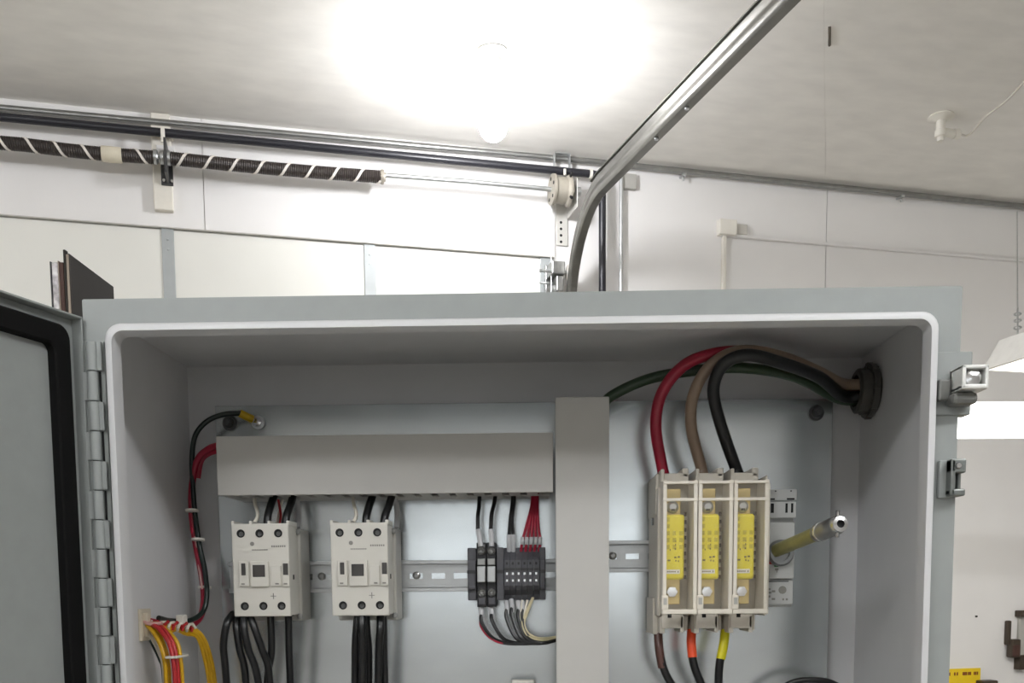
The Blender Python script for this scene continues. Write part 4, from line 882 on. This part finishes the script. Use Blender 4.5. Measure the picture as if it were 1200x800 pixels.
# ---- door harness on the left
an2 = PX(166, 732, -.3775)
tb = thing('tie_mount', 'beige cable tie mount on the inner left wall of the enclosure', 'tie mount', (-.3775, an2.y, an2.z - .02))
part(tb, 'mount_pad', B3(-.378, -.3745, an2.y - .008, an2.y + .018, an2.z - .016, an2.z + .016, .001), M('beige nylon', (208, 198, 178), .5)); part(tb, 'mount_strap', B3(-.3748, -.370, an2.y - .003, an2.y + .005, an2.z - .012, an2.z + .012, .001), MATS['beige nylon'])
g_ = 'harness wires turning down beside the hinge'
def hw(label, pts, r, mat, g=None): return wire(label, pts, r, mat, g)
s = an2.y
for i, (nm, mat, dx, dx2, dd_) in enumerate((('yellow wire, outer left of the harness', w_yel, -1, 0, 0), ('yellow wire, second in the harness', w_yel, 2, 3.5, .006), ('red wire, left of the two in the harness', w_red2, 6, 10, -.003), ('red wire, right of the two in the harness', w_red2, 10, 14, .002), ('thin yellow wire, right edge of the harness', w_yel, 9, 18.5, .008))):
    wire(nm + ' turning down from the tie mount', [(168 + dx * .5, 729 + i * .6, s + .004 + dd_), (178 + dx, 737 - i * 1.2, s - .006 + dd_), (187 + dx2 * 1.05, 753 - i * .5, s - .012 + dd_), (193 + dx2, 774, s - .015 + dd_), (195 + dx2, 800, s - .015 + dd_), (196 + dx2, 840, s - .01 + dd_)], .0023, mat, g_)
wire('white wire along the left edge of the door harness', [(166, 731, s + .002), (176, 745, s + .0), (186, 764, s + .004), (191.5, 784, s + .004), (193, 840, s)], .0016, w_white, g_)
wire('dark green wire slanting behind the left edge of the door harness', [(172, 742, s + .01), (180, 757, s + .018), (187, 772, s + .022), (191, 786, s + .02), (194, 840, s + .01)], .0018, w_dkgreen, g_)
wire('pink white wire crossing the tie mount', [(167, 727, s), (176, 731, s - .006), (190, 730, s - .006)], .0018, wirem('pale pink', (206, 160, 156)), g_)
single('cable_tie', bx(nb(), PB(194, 769, s - .02).x, PB(208, 769, s - .02).x, s - .022, s + .012, PB(194, 771.5, s - .02).z, PB(194, 768.5, s - .02).z, .0008), m_pvc, 'white cable tie round the yellow and red harness', 'cable tie')
g_ = 'yellow wires turning down at the right of the harness'
for i in range(3):
    wire('yellow wire turning down right of the red harness, %s of three' % ('left', 'middle', 'right')[i], [(174, 731 + i * 4.2 - 2, s + .012), (196, 735 + i * 4.2 - 3, s + .035), (217, 738 + (1 - i) * 4, s + .062), (231 + i * 2.2, 746 - i * 1.5, s + .075), (239 + i * 3.4, 768 - i, s + .085), (245 + i * 3.6, 800, s + .09), (247 + i * 3.6, 840, s + .09)], .0022, w_yel, g_)
for i, (mt_, nm) in enumerate(((w_red2, 'dark red'), (w_white, 'white'))):
    # twisted pair lacing the horizontal run
    P = []
    for k in range(25):
        tt = k / 24; ang = k * 1.25 + i * math.pi
        c_ = PB(176 + 52 * tt, 731 + 4 * tt, s + .012 + .055 * tt); P.append(c_ + Vector((0, math.sin(ang) * .0042 - .002, math.cos(ang) * .0042)))
    single('wire', sweep(nb(), P, circ(.0016, 7)), mt_, '%s wire twisted around the horizontal run of the harness' % nm, 'wire', group='twisted wires of the harness')
yv = PN - .012
wire('dark red wire climbing the back left corner into the duct', [(176, 728, s + .012), (200, 733, s + .045), (222, 733, s + .078), (235, 722, yv - .04), (239, 700, yv - .03), (236, 672, yv - .02), (230, 640, yv - .014), (225, 605, yv - .012), (225, 570, yv - .014), (231, 540, yv - .018), (244, 526, yv - .024), (262, 520, yv - .03)], .0036, w_red)
wire('second dark red wire beside the climbing wire at the duct end', [(232, 560, yv - .012), (236, 540, yv - .014), (246, 531, yv - .02), (262, 527, yv - .028)], .0028, w_red)
wire('thin pink white wire beside the climbing red wires', [(237, 690, yv - .03), (232, 655, yv - .018), (229, 628, yv - .016)], .0012, wirem('pale pink', (206, 160, 156)))
gt = thing('ground_wire', 'dark green wire with yellow ring lug climbing to the panel corner', 'wire', PB(303, 494, PN))
part(gt, 'insulation', tube(nb(), [PB(*p) for p in ((186, 724, s + .02), (200, 727, s + .045), (222, 727, s + .07), (238, 716, yv - .042), (242.5, 695, yv - .034), (240, 668, yv - .024), (234, 640, yv - .018), (229, 605, yv - .016), (226, 570, yv - .016), (225, 535, yv - .018), (229, 510, yv - .02), (242, 494, yv - .02), (260, 486, yv - .016), (282, 484, yv - .008))], .0028, 10), wirem('black green', (20, 32, 28)))
part(gt, 'lug_barrel', tube(nb(), [PB(281, 484, yv - .008), PB(289, 488, yv - .004), PB(296, 491, yv)], .0044, 12), M('yellow lug', (196, 160, 24), .4), 'yellow lug barrel')
q = PB(303.5, 495.5, PN); part(gt, 'ring', lathe(nb(), [(.0075, 0), (.0075, .0015), (.004, .0015)], (q.x, PN - .003, q.z), (0, -1, 0), 18), m_zinc); part(gt, 'ring_screw', lathe(nb(), [(.0052, 0), (.0048, .003), (.002, .004)], (q.x, PN - .0045, q.z), (0, -1, 0), 6), m_chrome)
part(gt, 'lug_tongue', tube(nb(), [PB(294, 490.5, PN - .008), PB(300, 494, PN - .004)], .0028, 8), m_zinc)
for x, y, nm in ((225, 598, 'upper'), (232, 632, 'middle'), (240, 688, 'lower')):
    q = PB(x, y, yv - .022)
    single('cable_tie', lathe(nb(), [(.0065, -.0012), (.0072, -.0012), (.0072, .0012), (.0065, .0012)], q, (0, .1, 1), 16), m_pvc, '%s thin white tie on the climbing red and green wires' % nm, 'cable tie', group='ties on the climbing wires')
q = PB(213, 727, s + .055)
single('cable_tie', bx(nb(), q.x - .004, q.x + .004, q.y - .006, q.y + .006, q.z - .003, q.z + .006, .0008), m_pvc, 'white cable tie head on the horizontal run of the harness', 'cable tie')
